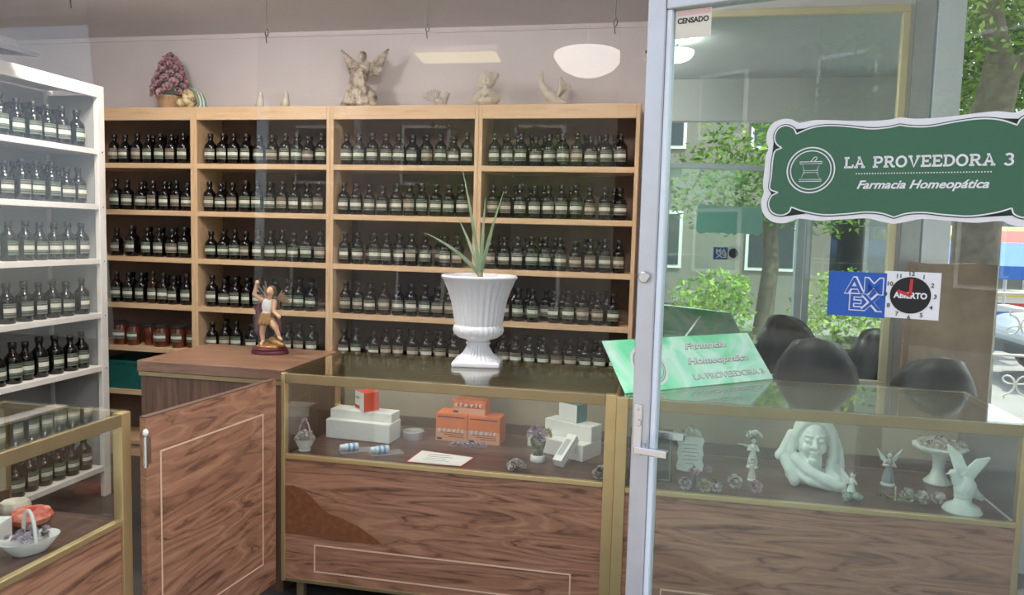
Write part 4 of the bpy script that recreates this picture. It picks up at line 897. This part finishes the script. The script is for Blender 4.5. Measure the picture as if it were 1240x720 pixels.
# sprays and posies
q = fl(568, 542); t = thing('lavender_spray', 'grey and lilac ceramic flower spray lying in front of the orange boxes', 'ornament', q, .2); flowers(t, [((.022*k-.07, .006*math.sin(k*2), .012), (.2*math.sin(k), -.4, .9)) for k in range(7)], 'mauve', .015, 'leafgrey', 16)
q = fl(625, 569); t = thing('flower_cluster', 'low cluster of pale ceramic flowers near the counter front glass', 'ornament', q); flowers(t, [((.03*math.cos(2.4*k)*math.sqrt(k/9), .03*math.sin(2.4*k)*math.sqrt(k/9), .014+.02*(1-k/9)), (math.cos(2.4*k)*k/9, math.sin(2.4*k)*k/9, .8)) for k in range(10)], 'paleflower', .015, 'leafgrey', 14)
q = fl(651, 558); t = thing('rose_vase', 'lilac and beige ceramic roses in a small green vase with white foot', 'ornament', q)
MB().lathe([(.03, 0), (.032, .004), (.03, .024), (.026, .028)], 24, fn=lambda r, z, t_: r*(1+.04*math.cos(8*t_))).build('foot', 'stone', t, True); MB().lathe([(.024, .028), (.02, .034), (.03, .07), (.033, .09), (.026, .1), (0, .1)], 20).build('vase', mottled('green_vase', (40, 54, 36), (84, 100, 66), (150, 150, 120), 40), t, True)
flowers(t, [((-.022, -.01, .118), (-.4, -.6, .7)), ((-.01, .015, .13), (-.1, .3, 1)), ((.008, -.012, .112), (.2, -.8, .6))], 'mauve', .026, 'leafgrey', 5); flowers(t, [((.034, 0, .118), (.6, -.4, .7))], 'yellowflower', .02, 'leafgrey', 3)
q = fl(690, 557); t = thing('foam_steps', 'white stepped foam block at the right end of the main counter', 'display block', (q.x-.01, q.y+.13, q.z), math.radians(-26))
B('lower_step', 'foam', t, -.13, .12, -.10, .05, 0, .068, .003); B('upper_step', 'foam', t, -.12, .12, -.035, .05, .0682, .135, .003)
B('side_wing', 'foam', t, -.195, -.1305, -.06, .05, 0, .05, .003)
fs = t; t = pillbox('white and teal medicine box standing on the white stepped block', Vector((fs.location.x+.0, fs.location.y+.012, ZD+.1355)), math.radians(-32), .10, .07, .078, 'paper', 'tealbox'); text('lettering', 'logo', .02, 'greyprint', t, (-.02, -.0318, .045), shear=.3)
q = fl(678, 563); t = pillbox('narrow white medicine box leaning on the stepped block', (q.x-.005, q.y-.03, ZD+.016), 0, .042, .036, .15, 'paper', 'paper', rot=(math.radians(-58), 0, math.radians(-22)))
for k in range(3): B('print_line', 'greyprint', t, -.012+.008*k, -.008+.008*k, -.0194, -.0187, .03, .12)
q = fl(727, 579); t = thing('dark_rose', 'grey ceramic rose partly hidden by the brass corner post', 'ornament', (q.x-.005, q.y+.01, q.z)); flowers(t, [((0, 0, .012), (0, -.5, .9)), ((.01, .01, .03), (.2, -.2, 1))], 'stone_g', .022, 'leafgrey', 8)

# ------------------------------------------------------------------ inside the right counter
q = fl(787, 588); t = thing('black_plaque', 'black framed plaque standing behind the door handle', 'plaque', (q.x, q.y+.03, q.z+.0085), .06, rot=(math.radians(-8), 0, .06)); B('plate', 'blackgl', t, -.08, .08, 0, .014, 0.001, .20, .002)
for a in ((-.072, .072, .19, .192), (-.072, .072, .008, .010), (-.072, -.070, .010, .190), (.070, .072, .010, .190)): B('silver_line', 'chrome', t, a[0], a[1], -.0008, -.0002, a[2], a[3])
MB().bar((0, .014, .12), (0, .06, .001), .02, .004).build('easel_leg', 'black', t)
q = fl(835, 572); t = thing('scroll_plaque', 'white scroll plaque with verse and a rose on top', 'plaque', (q.x, q.y+.005, q.z+.0025), 0, rot=(math.radians(-10), 0, 0))
P_ = [(-.05, .004), (-.02, .0), (.02, .0), (.05, .006), (.054, .03), (.047, .05), (.052, .07), (.047, .10), (.054, .125), (.05, .138), (.02, .14), (-.03, .14), (-.052, .137), (-.055, .12), (-.047, .10), (-.052, .07), (-.047, .045), (-.054, .02)]
MB().prism(P_, 0, .012).build('scroll', 'stone_b', t, bevel=.002)
for k in range(6): w_ = (.03, .026, .034, .024, .03, .018)[k]; B('verse_line', 'greyprint', t, -w_, w_, -.0006, -.0001, .106-.015*k, .1085-.015*k)
flowers(t, [((-.02, .004, .148), (-.4, -.4, .8)), ((.003, .004, .158), (0, -.5, .9)), ((.024, .004, .149), (.4, -.4, .8))], 'stone_b', .019, 'leafgrey', 5)
MB().bar((0, .012, .08), (0, .045, .01), .015, .006).build('easel_leg', 'stone_b', t)
def rose_single(label, px, py, mat, up=False, r=.02):
    q = fl(px, py); t = thing('ceramic_rose', label, 'ornament', q+Vector((0, .026, .0035)), 0, 'loose ceramic roses in the right counter')
    if up:
        MB().tube([(0, 0, 0), (.002, 0, .03), (0, 0, .062)], .006, 8).build('stem', 'leafgrey', t, True); flowers(t, [((0, 0, .062), (0, -.4, 1))], mat, r, 'leafgrey', 4)
    else: flowers(t, [((0, 0, r*.75), (.2, -.8, .5))], mat, r, 'leafgrey', 4)
rose_single('cream ceramic rose, leftmost at the foot of the scroll plaque', 829, 594, 'paleflower', r=.021); rose_single('dusty pink upright ceramic rose in front of the scroll plaque', 840, 595, 'pink', True, .019)
rose_single('yellow ceramic rose lying between the pink and white roses', 853, 597, 'yellowflower', r=.022); rose_single('white ceramic rose right of the yellow rose', 867, 598, 'paleflower', r=.022)
rose_single('mauve ceramic rosebud with a dark leaf behind the white rose', 858, 575, 'mauve', r=.016); rose_single('pale ceramic rose below the angel figurine', 890, 592, 'paleflower', r=.023); rose_single('beige ceramic rose between angel and veiled head', 916, 598, 'pink', r=.021)
def fig(name, label, px, py, h, mat, wing=None, wingmat='stone_b', dress=None, base='stone_b', rz=0):
    q = fl(px, py); t = thing(name, label, 'figurine', q, rz); k = h/.14
    MB().lathe([(.026*k, 0), (.028*k, .003*k), (.026*k, .01*k), (.02*k, .013*k)], 20).build('base', base, t, True)
    mb = MB(); mb.lathe([(.022*k, .012*k), (.024*k, .025*k), (.016*k, .06*k), (.011*k, .078*k), (.014*k, .095*k), (.012*k, .104*k), (.005*k, .108*k)], 16, fn=lambda r, z, a: r*(1+.1*math.sin(7*a)*(1 if z < .06*k else 0)))
    sculpt('gown', mb, dress or mat, t, .0024*k, 1)
    mb = MB().ell((0, 0, .124*k), (.0115*k, .012*k, .014*k)); cap_(mb, (0, 0, .1*k), (0, 0, .115*k), .006*k); cap_(mb, (-.012*k, 0, .1*k), (-.024*k, -.008*k, .082*k), .006*k, .005*k); cap_(mb, (-.024*k, -.008*k, .082*k), (-.008*k, -.02*k, .086*k), .005*k, .004*k); cap_(mb, (.012*k, 0, .1*k), (.022*k, -.01*k, .08*k), .006*k, .005*k); cap_(mb, (.022*k, -.01*k, .08*k), (.004*k, -.02*k, .086*k), .005*k, .004*k); mb.ell((0, -.0115*k, .122*k), (.002*k, .003*k, .003*k)); sculpt('body', mb, mat, t, .002*k, 1)
    mb = MB().ell((0, .003*k, .129*k), (.013*k, .0125*k, .012*k)); mb.ell((0, .009*k, .118*k), (.011*k, .007*k, .014*k)); sculpt('hair', mb, 'leafgrey' if wing else mat, t, .002*k, 1)
    if wing:
        for sx, (dx, dz) in zip((-1, 1), wing):
            mb = MB()
            for j in range(5):
                f = j/4; cap_(mb, (sx*.006*k, .010*k, (.095-.012*f)*k), (sx*dx*k*(1-.35*f), .018*k, (.095+dz*(1-.8*f))*k), .0045*k, .0022*k, 6)
            sculpt('wing', mb, wingmat, t, .0018*k, 1)
    return t
t = fig('angel_figurine', 'small beige angel figurine in front of a white winged figurine', 910, 581, .085, 'ivory', ((.03, .03), (.02, .02)), 'stone_g')
t = fig('winged_figurine', 'white feathery figurine crowned with flowers left of the veiled head', 911, 566, .13, 'stone_b', ((.065, .005), (.02, -.02)), 'stone_b'); flowers(t, [((-.014, -.006, .14), (-.4, -.4, .8)), ((.004, -.008, .148), (0, -.4, .9)), ((.02, -.004, .138), (.5, -.3, .7))], 'stone_b', .015, 'leafgrey', 3)
# veiled woman's head
q = fl(985, 592); t = thing('veiled_head', "white plaster sculpture of a veiled woman's head", 'sculpture', (q.x, q.y+.06, q.z+.0045), math.radians(6))
mb = MB(); mb.ell((-.014, -.022, .168), (.064, .060, .076), (.22, .12, 0)); mb.ell((0, .03, .185), (.088, .06, .088)); mb.ell((-.012, -.03, .118), (.036, .034, .032)); cap_(mb, (-.008, -.01, .06), (-.01, -.02, .12), .05, .045)
cap_(mb, (-.016, -.076, .192), (-.018, -.096, .163), .008, .0125); cap_(mb, (-.028, -.086, .16), (-.008, -.086, .16), .008, .008)   # nose
for sx in (-1, 1): mb.ell((-.016+sx*.028, -.075, .184), (.016, .010, .008)); cap_(mb, (-.016+sx*.012, -.082, .200), (-.016+sx*.044, -.070, .203), .0045, .004); mb.ell((-.016+sx*.034, -.066, .152), (.02, .018, .02))
mb.ell((-.018, -.080, .139), (.022, .011, .0058)); mb.ell((-.018, -.078, .128), (.017, .011, .007)); mb.ell((-.018, -.07, .108), (.024, .02, .018))
# veil: heavy folds round the face and down to the base
def fold(pts, r): 
    for a, b_ in zip(pts, pts[1:]): cap_(mb, a, b_, r, r*.96, 10)
fold([(-.005, -.028, .258), (-.055, -.03, .238), (-.088, -.022, .19), (-.098, -.018, .13), (-.09, -.025, .08), (-.06, -.04, .04)], .021)
fold([(-.005, -.028, .258), (.045, -.03, .243), (.078, -.022, .20), (.088, -.018, .14), (.082, -.02, .085), (.10, -.04, .04)], .022)
fold([(-.10, 0, .19), (-.135, .0, .12), (-.15, -.0, .105)], .02); fold([(-.125, .0, .10), (-.105, -.03, .06), (-.085, -.04, .02)], .026); fold([(.09, .01, .19), (.118, .01, .13), (.13, .01, .07)], .022)
fold([(-.085, -.03, .105), (-.04, -.065, .07), (.02, -.085, .045), (.08, -.095, .022), (.105, -.095, .02)], .024); fold([(-.09, -.03, .06), (-.03, -.07, .03), (.05, -.085, .018), (.1, -.09, .016)], .020)
fold([(.075, -.02, .09), (.06, -.06, .06), (.085, -.09, .04)], .02); fold([(.115, -.0, .06), (.12, -.05, .025)], .024); mb.ell((0, 0, .03), (.12, .07, .032))
sculpt('head', mb, 'stone_b', t, .0040, 1); t.scale = (.84, .9, 1.0)
t = fig('seated_fairy', 'small fairy figurine on a mossy green rock right of the veiled head', 1030, 605, .10, 'ivory', ((.05, .06), (.02, .03)), 'stone_b', 'stone_b', 'leafgrey'); mb = MB()
for j in range(9): mb.ell((random.uniform(-.025, .03), random.uniform(-.025, .0), random.uniform(.005, .022)), random.uniform(.010, .016), n=8, k=6)
t.location.z += .005; sculpt('rock', mb, mottled('mossy_rock', (70, 76, 62), (124, 140, 120), (160, 176, 160), 40), t, .003, 1)
t = fig('dancing_fairy', 'fairy figurine with spread wings and grey skirt behind the flowers', 1075, 587, .135, 'ivory', ((.045, .05), (.05, .05)), 'stone_b', plain('grey_gown', (150, 162, 166), .5))
q = fl(1082, 607); t = thing('leaf_ornament', 'flat green ceramic leaf cluster with a pale stem', 'ornament', q); flowers(t, [((-.045, .0, .018), (-.3, -.4, .8))], 'leafgrey', .014, 'leafgreen', 3)
for j in range(12): a = random.uniform(-1, 1); inst('leaf', LEAF, 'leafgreen', t, (random.uniform(-.045, .035), random.uniform(-.02, .02), .008), (random.uniform(-.3, .3), random.uniform(-.4, .1), random.uniform(0, 6.28)), .032)
MB().tube([(.0, -.01, .004), (.002, -.012, .03), (.0, -.012, .06)], .003, 6).build('stem', 'yellowflower', t, True)
q = fl(1115, 612); t = thing('flower_bouquet', 'lying bouquet of beige ceramic flowers left of the white dove', 'ornament', (q.x+.0, q.y+.01, q.z), .4); flowers(t, [((.022*k-.06+.006*math.sin(3*k), .02*math.sin(2.1*k), .03-.003*k+.012*(k % 2)), (.3*math.sin(k), -.5, .8)) for k in range(8)], 'paleflower', .019, 'leafgreen', 16)
MB().tube([(-.07, 0, .035), (0, 0, .012), (.09, .0, .006)], [.016, .012, .004], 8).build('stem_bundle', 'leafgreen', t, True)
# cake stand
q = fl(1140, 590); t = thing('flower_pedestal', 'white pedestal dish topped with ceramic flowers', 'ornament', (q.x+.005, q.y+.06, q.z))
MB().lathe([(.05, 0), (.052, .005), (.045, .012), (.03, .03), (.022, .06), (.024, .10), (.035, .118), (.085, .132), (.098, .142), (.1, .150), (.094, .152), (.0, .146)], 32, fn=lambda r, z, a: r*(1+(.03*math.cos(12*a) if z > .13 else 0))).build('dish', 'stone_b', t, True)
flowers(t, [((.075*math.sqrt((k+.5)/14)*math.cos(2.4*k), .075*math.sqrt((k+.5)/14)*math.sin(2.4*k), .155), (math.cos(2.4*k)*.5, math.sin(2.4*k)*.5-.2, .7)) for k in range(14)], 'paleflower', .021, 'leafgrey', 16)
# dove with raised wings
q = fl(1168, 622); t = thing('dove_figurine', 'white dove figurine with raised wings on a round pedestal', 'figurine', (q.x, q.y+.025, q.z), 0)
MB().lathe([(.062, 0), (.064, .006), (.058, .014), (.056, .02), (.05, .024), (.03, .034), (.026, .05), (.03, .055)], 28).build('pedestal', 'stone_b', t, True)
mb = MB().ell((.005, 0, .085), (.038, .034, .042), (0, .35, 0)); cap_(mb, (-.018, 0, .105), (-.034, -.004, .132), .022, .015); mb.ell((-.038, -.005, .138), (.017, .014, .014)); cap_(mb, (-.05, -.006, .136), (-.064, -.008, .131), .006, .002, 8); cap_(mb, (.035, .01, .07), (.065, .02, .05), .02, .012); mb.ell((0, 0, .06), (.03, .03, .02)); sculpt('body', mb, 'stone_b', t, .003, 2)
for tip, lean in (((-.048, .03, .225), -.0), ((.085, .03, .19), .0)):
    mb = MB(); tp = Vector(tip); s0 = Vector((-.008 if tip[0] < 0 else .02, .015, .105)); ax = (tp-s0).normalized(); sd_ = Vector((ax.z, 0, -ax.x))*(1 if tip[0] < 0 else -1)
    for j in range(5): f = j/4; cap_(mb, s0+sd_*.010*j*.8, s0.lerp(tp, 1-.28*f)+sd_*.013*j*.55, .009, .0065-.002*f, 8)
    sculpt('wing', mb, 'stone_b', t, .0028, 2)
# ------------------------------------------------------------------ inside the left counter
q = atZ(40, 668, ZD); t = thing('flower_dish', 'white ceramic handled basket of small flowers and green leaves, lower left counter', 'ornament', (q.x-.01, q.y, ZD-.0003), 1.1)
MB().lathe([(.035, 0), (.038, .004), (.05, .02), (.062, .038), (.064, .042), (.056, .038), (0, .03)], 28, fn=lambda r, z, a: r*(1+.22*math.cos(2*a))).build('dish', 'stone', t, True)
MB().tube([(0, -.045*math.cos(a), .035+.085*math.sin(a)) for a in [PI*k/12 for k in range(13)]], .005, 8).build('handle', 'stone', t, True)
flowers(t, [((.05*math.sqrt((k+.5)/12)*math.cos(2.4*k)*1.2, .045*math.sqrt((k+.5)/12)*math.sin(2.4*k), .05), (math.cos(2.4*k)*.5, math.sin(2.4*k)*.5, .8)) for k in range(12)], 'mauve', .012, 'leafgreen', 24)
q = atZ(35, 640, ZD); t = thing('coral_flower', 'round coral pink ceramic flower behind the flower basket', 'ornament', (q.x-.02, q.y+.03, ZD-.0003)); MB().lathe([(.025, 0), (.05, .012), (.058, .03), (.05, .045), (.02, .05), (0, .046)], 40, fn=lambda r, z, a: r*(1+.08*abs(math.cos(5*a)))).build('petals', mottled('coral_petals', (190, 84, 70), (220, 120, 100), (236, 170, 140), 30), t, True); MB().ell((0, 0, .048), (.014, .014, .008)).build('flower_centre', 'red', t, True)
q = atZ(15, 630, ZD); t = thing('cream_flower', 'round cream ceramic flower at the back of the left counter', 'ornament', (q.x-.01, q.y+.02, ZD-.0003)); MB().lathe([(.02, 0), (.036, .015), (.042, .04), (.036, .055), (.015, .05), (0, .044)], 36, fn=lambda r, z, a: r*(1+.1*abs(math.cos(4*a)))).build('petals', 'ivory', t, True)
q = atZ(0, 655, ZD); t = thing('white_carton', 'small plain white carton at the left edge of the lower counter', 'box', (q.x-.02, q.y-.02, ZD-.0003), .3); B('carton', 'paper', t, -.04, .04, -.05, .05, 0, .06, .001); B('lid_flap', 'foam', t, -.0402, .0402, -.0502, .0502, .0602, .062)

# ================================================================== CHAIRS, BOARD, OUTSIDE
def chair(label, x, y, rz, zt):
    t = thing('office_chair', label, 'chair', (x, y, FZ), rz, 'black office chairs behind the right counter'); k = zt-FZ
    mb = MB(); n = 10; m = 8
    for i in range(m+1):
        for j in range(n+1):
            a = (j/n-.5); hgt = i/m; wd = .16*(1-.35*hgt**3)*(1 if hgt < .98 else .75); X_ = a*2*wd; Y_ = .16+.03*hgt-.10*(a*2)**2; mb.v.append((X_, Y_, k-.48+.48*hgt-.10*(a*2)**2*hgt))
    for i in range(m):
        for j in range(n): b0 = i*(n+1)+j; mb.f.append((b0, b0+1, b0+n+2, b0+n+1))
    o = mb.build('backrest', 'black', t, True); sm = o.modifiers.new('s', 'SOLIDIFY'); sm.thickness = .05; sm.offset = 1
    mb = MB().ell((0, 0, .46), (.19, .19, .05), n=20, k=8); mb.build('seat', 'black', t, True)
    for sx in (-1, 1): MB().tube([(sx*.16, .15, .48), (sx*.195, .13, .64), (sx*.195, -.08, .66), (sx*.19, -.13, .6), (sx*.16, -.06, .46)], .014, 8).build('armrest', 'black', t, True)
    MB().tube([(0, .02, .44), (0, .02, .1)], .025, 10).build('column', 'chrome', t, True); MB().tube([(0, .14, .48), (0, .2, .62)], .02, 8).build('back_bracket', 'black', t, True)
    for j in range(5): a = 2*PI*j/5; MB().tube([(0, .02, .11), (.2*math.cos(a), .02+.2*math.sin(a), .065)], [.025, .016], 8).build('leg', 'black', t, True); MB().lathe([(.025, -.015), (.028, 0), (.025, .015)], 12).build('caster', 'black', t, True, loc=(.2*math.cos(a), .02+.2*math.sin(a), .029), rot=(PI/2, 0, a))
p = atY(1138, 430, 3.47); chair('black office chair with rounded back in front of the brown board', p.x, 3.63, PI, p.z)
p = atY(1001, 408, 3.47); chair('black office chair in front of the gold framed mirror', p.x, 3.63, PI-.25, p.z)
a_, b_ = atY(1101, 317, 3.86), atY(1210, 320, 3.86)
bd = thing('leaning_board', 'tall brown board standing against the window frame by the mirror', 'board', ((a_.x+b_.x)/2, 3.87, FZ))
hw = (b_.x-a_.x)/2; P_ = [(-hw, 0.001), (hw, 0.001), (hw, a_.z-FZ-.005), (hw*.5, a_.z-FZ+.003), (0, a_.z-FZ-.004), (-hw*.5, a_.z-FZ-.006), (-hw, a_.z-FZ+.004)]
MB().prism(P_, 0, .02).build('panel', 'board', bd); B('pale_edge', 'white', bd, hw, hw+.006, 0, .02, .001, a_.z-FZ-.006)

struct(B('ground', 'pave', None, -30, 30, -30, 40, FZ-.3, FZ-.12))
def leafcloud(blobs, per, size):
    mb = MB()
    for c, r in blobs:
        for _ in range(int(per*r*r)):
            while True:
                v_ = Vector((random.uniform(-1, 1), random.uniform(-1, 1), random.uniform(-1, 1)))
                if v_.length <= 1: break
            p_ = Vector(c)+v_*r; a = Vector((random.gauss(0, 1), random.gauss(0, 1), random.gauss(0, .6))).normalized(); b2 = a.orthogonal().normalized(); b2.rotate(Quaternion(a, random.uniform(0, 6.28))); s_ = size*random.uniform(.6, 1.3)
            mb.add([p_-a*s_, p_+b2*s_*.45, p_+a*s_, p_-b2*s_*.45], [(0, 1, 2, 3)])
    me = bpy.data.meshes.new('foliage'); me.from_pydata(mb.v, [], mb.f); return me
def tree(label, base, limbs, blobs, per=420, size=.09, mat='foliage'):
    t = thing('street_tree', label, 'tree', base, 0, 'trees along the street')
    for j, (pts, r0, r1) in enumerate(limbs):
        n = len(pts); MB().tube(pts, [r0+(r1-r0)*k/(n-1) for k in range(n)], 10).build('trunk' if j == 0 else 'branch', 'bark', t, True)
    o = link('foliage', leafcloud(blobs, per, size), mat, t); o['kind'] = 'stuff'; return t
Yt = 8.0; ZG = FZ-.12
base = atY(1180, 330, Yt); base.z = ZG
rel = lambda x, y, dy=0: tuple(atY(x, y, Yt+dy)-base)
tree('leafy street tree with a leaning forked trunk outside the right window', base, [([(0, 0, 0), rel(1185, 240), rel(1190, 170), rel(1208, 110), rel(1215, 70)], .22, .15), ([rel(1208, 112), rel(1225, 85), rel(1262, 50)], .12, .07), ([rel(1213, 85), rel(1205, 40), rel(1196, -20), rel(1190, -90)], .12, .06)],
     [(rel(1180, -20, .4), 1.2), (rel(1215, -30, 1), 1.2), (rel(1170, 70, 1.2), 1.0), (rel(1235, 60, 1.5), .9), (rel(1240, 110, 1.8), .8), (rel(1175, 130, 1.8), .6), (rel(1280, 20, 1), 1.4), (rel(1140, 0, 1), 1.2), (rel(1150, 90, 2), 1.0)], 2300, .042)
tree('leafy tree farther along the street behind the forked tree', (10.4, 24-5, ZG), [([(0, 0, 0), (.1, 0, 1.5), (-.1, 0, 3)], .22, .12)], [((0, 0, 3.2), 1.8), ((-1.2, .3, 2.6), 1.2), ((1.2, 0, 2.8), 1.3)], 900, .07)
tree('street tree across the road, seen in the mirror', (1.6, -5.5, ZG), [([(0, 0, 0), (.1, 0, 1.3), (0, 0, 2.6)], .16, .1)], [((0, 0, 3.1), 1.3), ((-.8, 0, 2.6), .9), ((.9, 0, 2.7), 1.0)], 1000, .065)
tree('second street tree across the road, reflected beside the door sign', (-2.6, -6.0, ZG), [([(0, 0, 0), (.1, 0, 1.3), (0, 0, 2.8)], .16, .1)], [((0, 0, 3.3), 1.4), ((-.8, 0, 2.7), 1.0), ((.9, 0, 2.9), 1.0)], 1000, .065)
for j, (x, y, r, lb) in enumerate(((.6, -3.0, .62, 'bright green hedge bush outside the entrance, seen in the mirror'), (2.3, -3.2, .66, 'bright green hedge bush outside the entrance, right of the first'))):
    t = thing('hedge_bush', lb, 'bush', (x, y, ZG), 0, 'hedge bushes outside the entrance'); MB().tube([(0, 0, 0), (0, 0, .5)], .03, 8).build('stem', 'bark', t, True); o = link('foliage', leafcloud([((0, 0, .65), r), ((.2, 0, .95), r*.6)], 2600, .05), 'foliage2', t); o['kind'] = 'stuff'
def stall(label, x, y, mat, zt):
    t = thing('market_stall', label, 'stall', (x, y, ZG), 0, 'market stalls on the street')
    mb = MB(); W3 = 1.0; mb.add([(-W3, -.8, zt-ZG-.35), (W3, -.8, zt-ZG-.35), (W3, .8, zt-ZG-.35), (-W3, .8, zt-ZG-.35), (-W3, 0, zt-ZG), (W3, 0, zt-ZG), (-W3, -.8, zt-ZG-.55), (W3, -.8, zt-ZG-.55)], [(0, 1, 5, 4), (3, 4, 5, 2), (0, 6, 7, 1), (0, 4, 3), (1, 2, 5)]); mb.build('canopy', mat, t)
    for sx in (-.95, .95):
        for sy in (-.75, .75): MB().tube([(sx, sy, 0), (sx, sy, zt-ZG-.36)], .025, 6).build('pole', 'alu', t)
    B('table', 'white', t, -.9, .9, -.5, .4, .7, .75); B('table_skirt', mat, t, -.9, .9, -.51, -.5, .1, .7)
for px, py, Y_, mt, lb in ((1250, 280, 15.2, 'canvas_r', 'red canopy market stall across the street at far right'), (1165, 292, 13.2, 'canvas_b', 'blue canopy market stall outside the window'), (1205, 275, 18.0, 'canvas_y', 'yellow canopy market stall between the red and blue ones')):
    q = atY(px, py, Y_); stall(lb, q.x, q.y, mt, q.z)
# parked car
q = atY(1275, 345, 10.3)
t = thing('parked_car', 'pale parked car partly visible outside the right window', 'car', (q.x+1.6, 10.6, ZG), math.radians(0))
P_ = [(-1.9, .35), (-1.95, .62), (-1.75, .78), (-1.0, .86), (-.45, 1.32), (.7, 1.36), (1.35, .92), (1.85, .86), (1.95, .55), (1.9, .32)]
MB().prism(P_, -.8, .8).build('car_body', 'carpaint', t, bevel=.06)
for P2, nm in (([(-.9, .89), (-.42, 1.27), (.12, 1.29), (.12, .89)], 'side_window'), ([(.18, .89), (.18, 1.29), (.66, 1.31), (1.2, .92)], 'side_window')): MB().prism(P2, -.812, -.802).build(nm, 'carglass', t)
MB().add([(-1.02, -.7, .88), (-1.02, .7, .88), (-.48, .65, 1.33), (-.48, -.65, 1.33), (-1.0, -.7, .87), (-1.0, .7, .87), (-.46, .65, 1.32), (-.46, -.65, 1.32)], [(0, 1, 2, 3), (7, 6, 5, 4), (0, 4, 5, 1), (1, 5, 6, 2), (2, 6, 7, 3), (3, 7, 4, 0)]).build('windscreen', 'carglass', t)
for xx in (-1.2, 1.2):
    for yy in (-.78, .78): wh = MB().lathe([(.2, -.09), (.31, -.08), (.32, 0), (.31, .08), (.2, .09)], 24).build('wheel', 'tyre', t, True, loc=(xx, yy, .32), rot=(PI/2, 0, 0)); MB().lathe([(.0, -.1), (.18, -.095), (.18, .095), (0, .1)], 16).build('hubcap', 'alu', wh, True)
B('headlamp', 'paper', t, -1.93, -1.8, -.78, -.5, .6, .72, .02); B('bumper', 'darkprint', t, -1.99, -1.9, -.75, .75, .36, .5, .02)
# white scroll grille outside the window
t = thing('scroll_grille', 'white wrought iron scroll grille outside the window beside the board', 'grille', (0, 0, 0)); gc = atY(1222, 400, 4.35); t.location = (gc.x+.05, 4.35, ZG)
hh = atY(1222, 355, 4.35).z-ZG
for xx in (-.14, .16, .46): MB().tube([(xx, 0, 0), (xx, 0, hh)], .008, 6).build('bar', 'white', t, True)
for zz in (.3, hh-.32, hh): MB().tube([(-.14, 0, zz), (.46, 0, zz)], .008, 6).build('rail', 'white', t, True)
for cx_ in (.0, .31):
    for cz__, s_ in ((hh-.16, 1), (hh-.48, -1), (hh-.8, 1)):
        for sx in (-1, 1): MB().tube([(cx_+sx*(.01+.055*(1-k/18)*math.sin(k*.5)+.04*k/18), 0, cz__+s_*(.13*(k/18)-.06+.05*(1-k/18)*math.cos(k*.5))) for k in range(19)], .005, 6).build('scroll', 'white', t, True)
# buildings around the street
def house(label, x0, x1, y0, y1, h, mat, face, nx, nz):
    t = thing('street_building', label, 'building', ((x0+x1)/2, (y0+y1)/2, ZG)); hx, hy = (x1-x0)/2, (y1-y0)/2
    B('wall', mat, t, -hx, hx, -hy, hy, 0, h); B('roof_edge', 'facade2', t, -hx-.1, hx+.1, -hy-.1, hy+.1, h, h+.2)
    for i in range(nx):
        for j in range(nz):
            cx_ = -hx+(i+.5)*2*hx/nx; cz__ = 1.0+(j)*2.7; y_ = hy if face > 0 else -hy
            f = B('window', 'white', t, cx_-.55, cx_+.55, min(y_, y_+face*.04), max(y_, y_+face*.04), cz__, cz__+1.3); B('pane', 'darkpane', f, cx_-.48, cx_+.48, min(y_+face*.041, y_+face*.05), max(y_+face*.041, y_+face*.05), cz__+.07, cz__+1.23)
house('pale two storey building across the street, seen in the mirror', -9, 3.5, -14, -10, 6.0, 'facade', 1, 5, 2)
house('grey building across the street, right of the pale one in the mirror', 4.2, 13, -14, -10, 5.0, 'facade2', 1, 4, 2)
house('low beige building far behind the street trees outside the right window', 2.5, 16, 26, 30, 3.4, 'facade', -1, 6, 1)
bpy.context.view_layer.update()
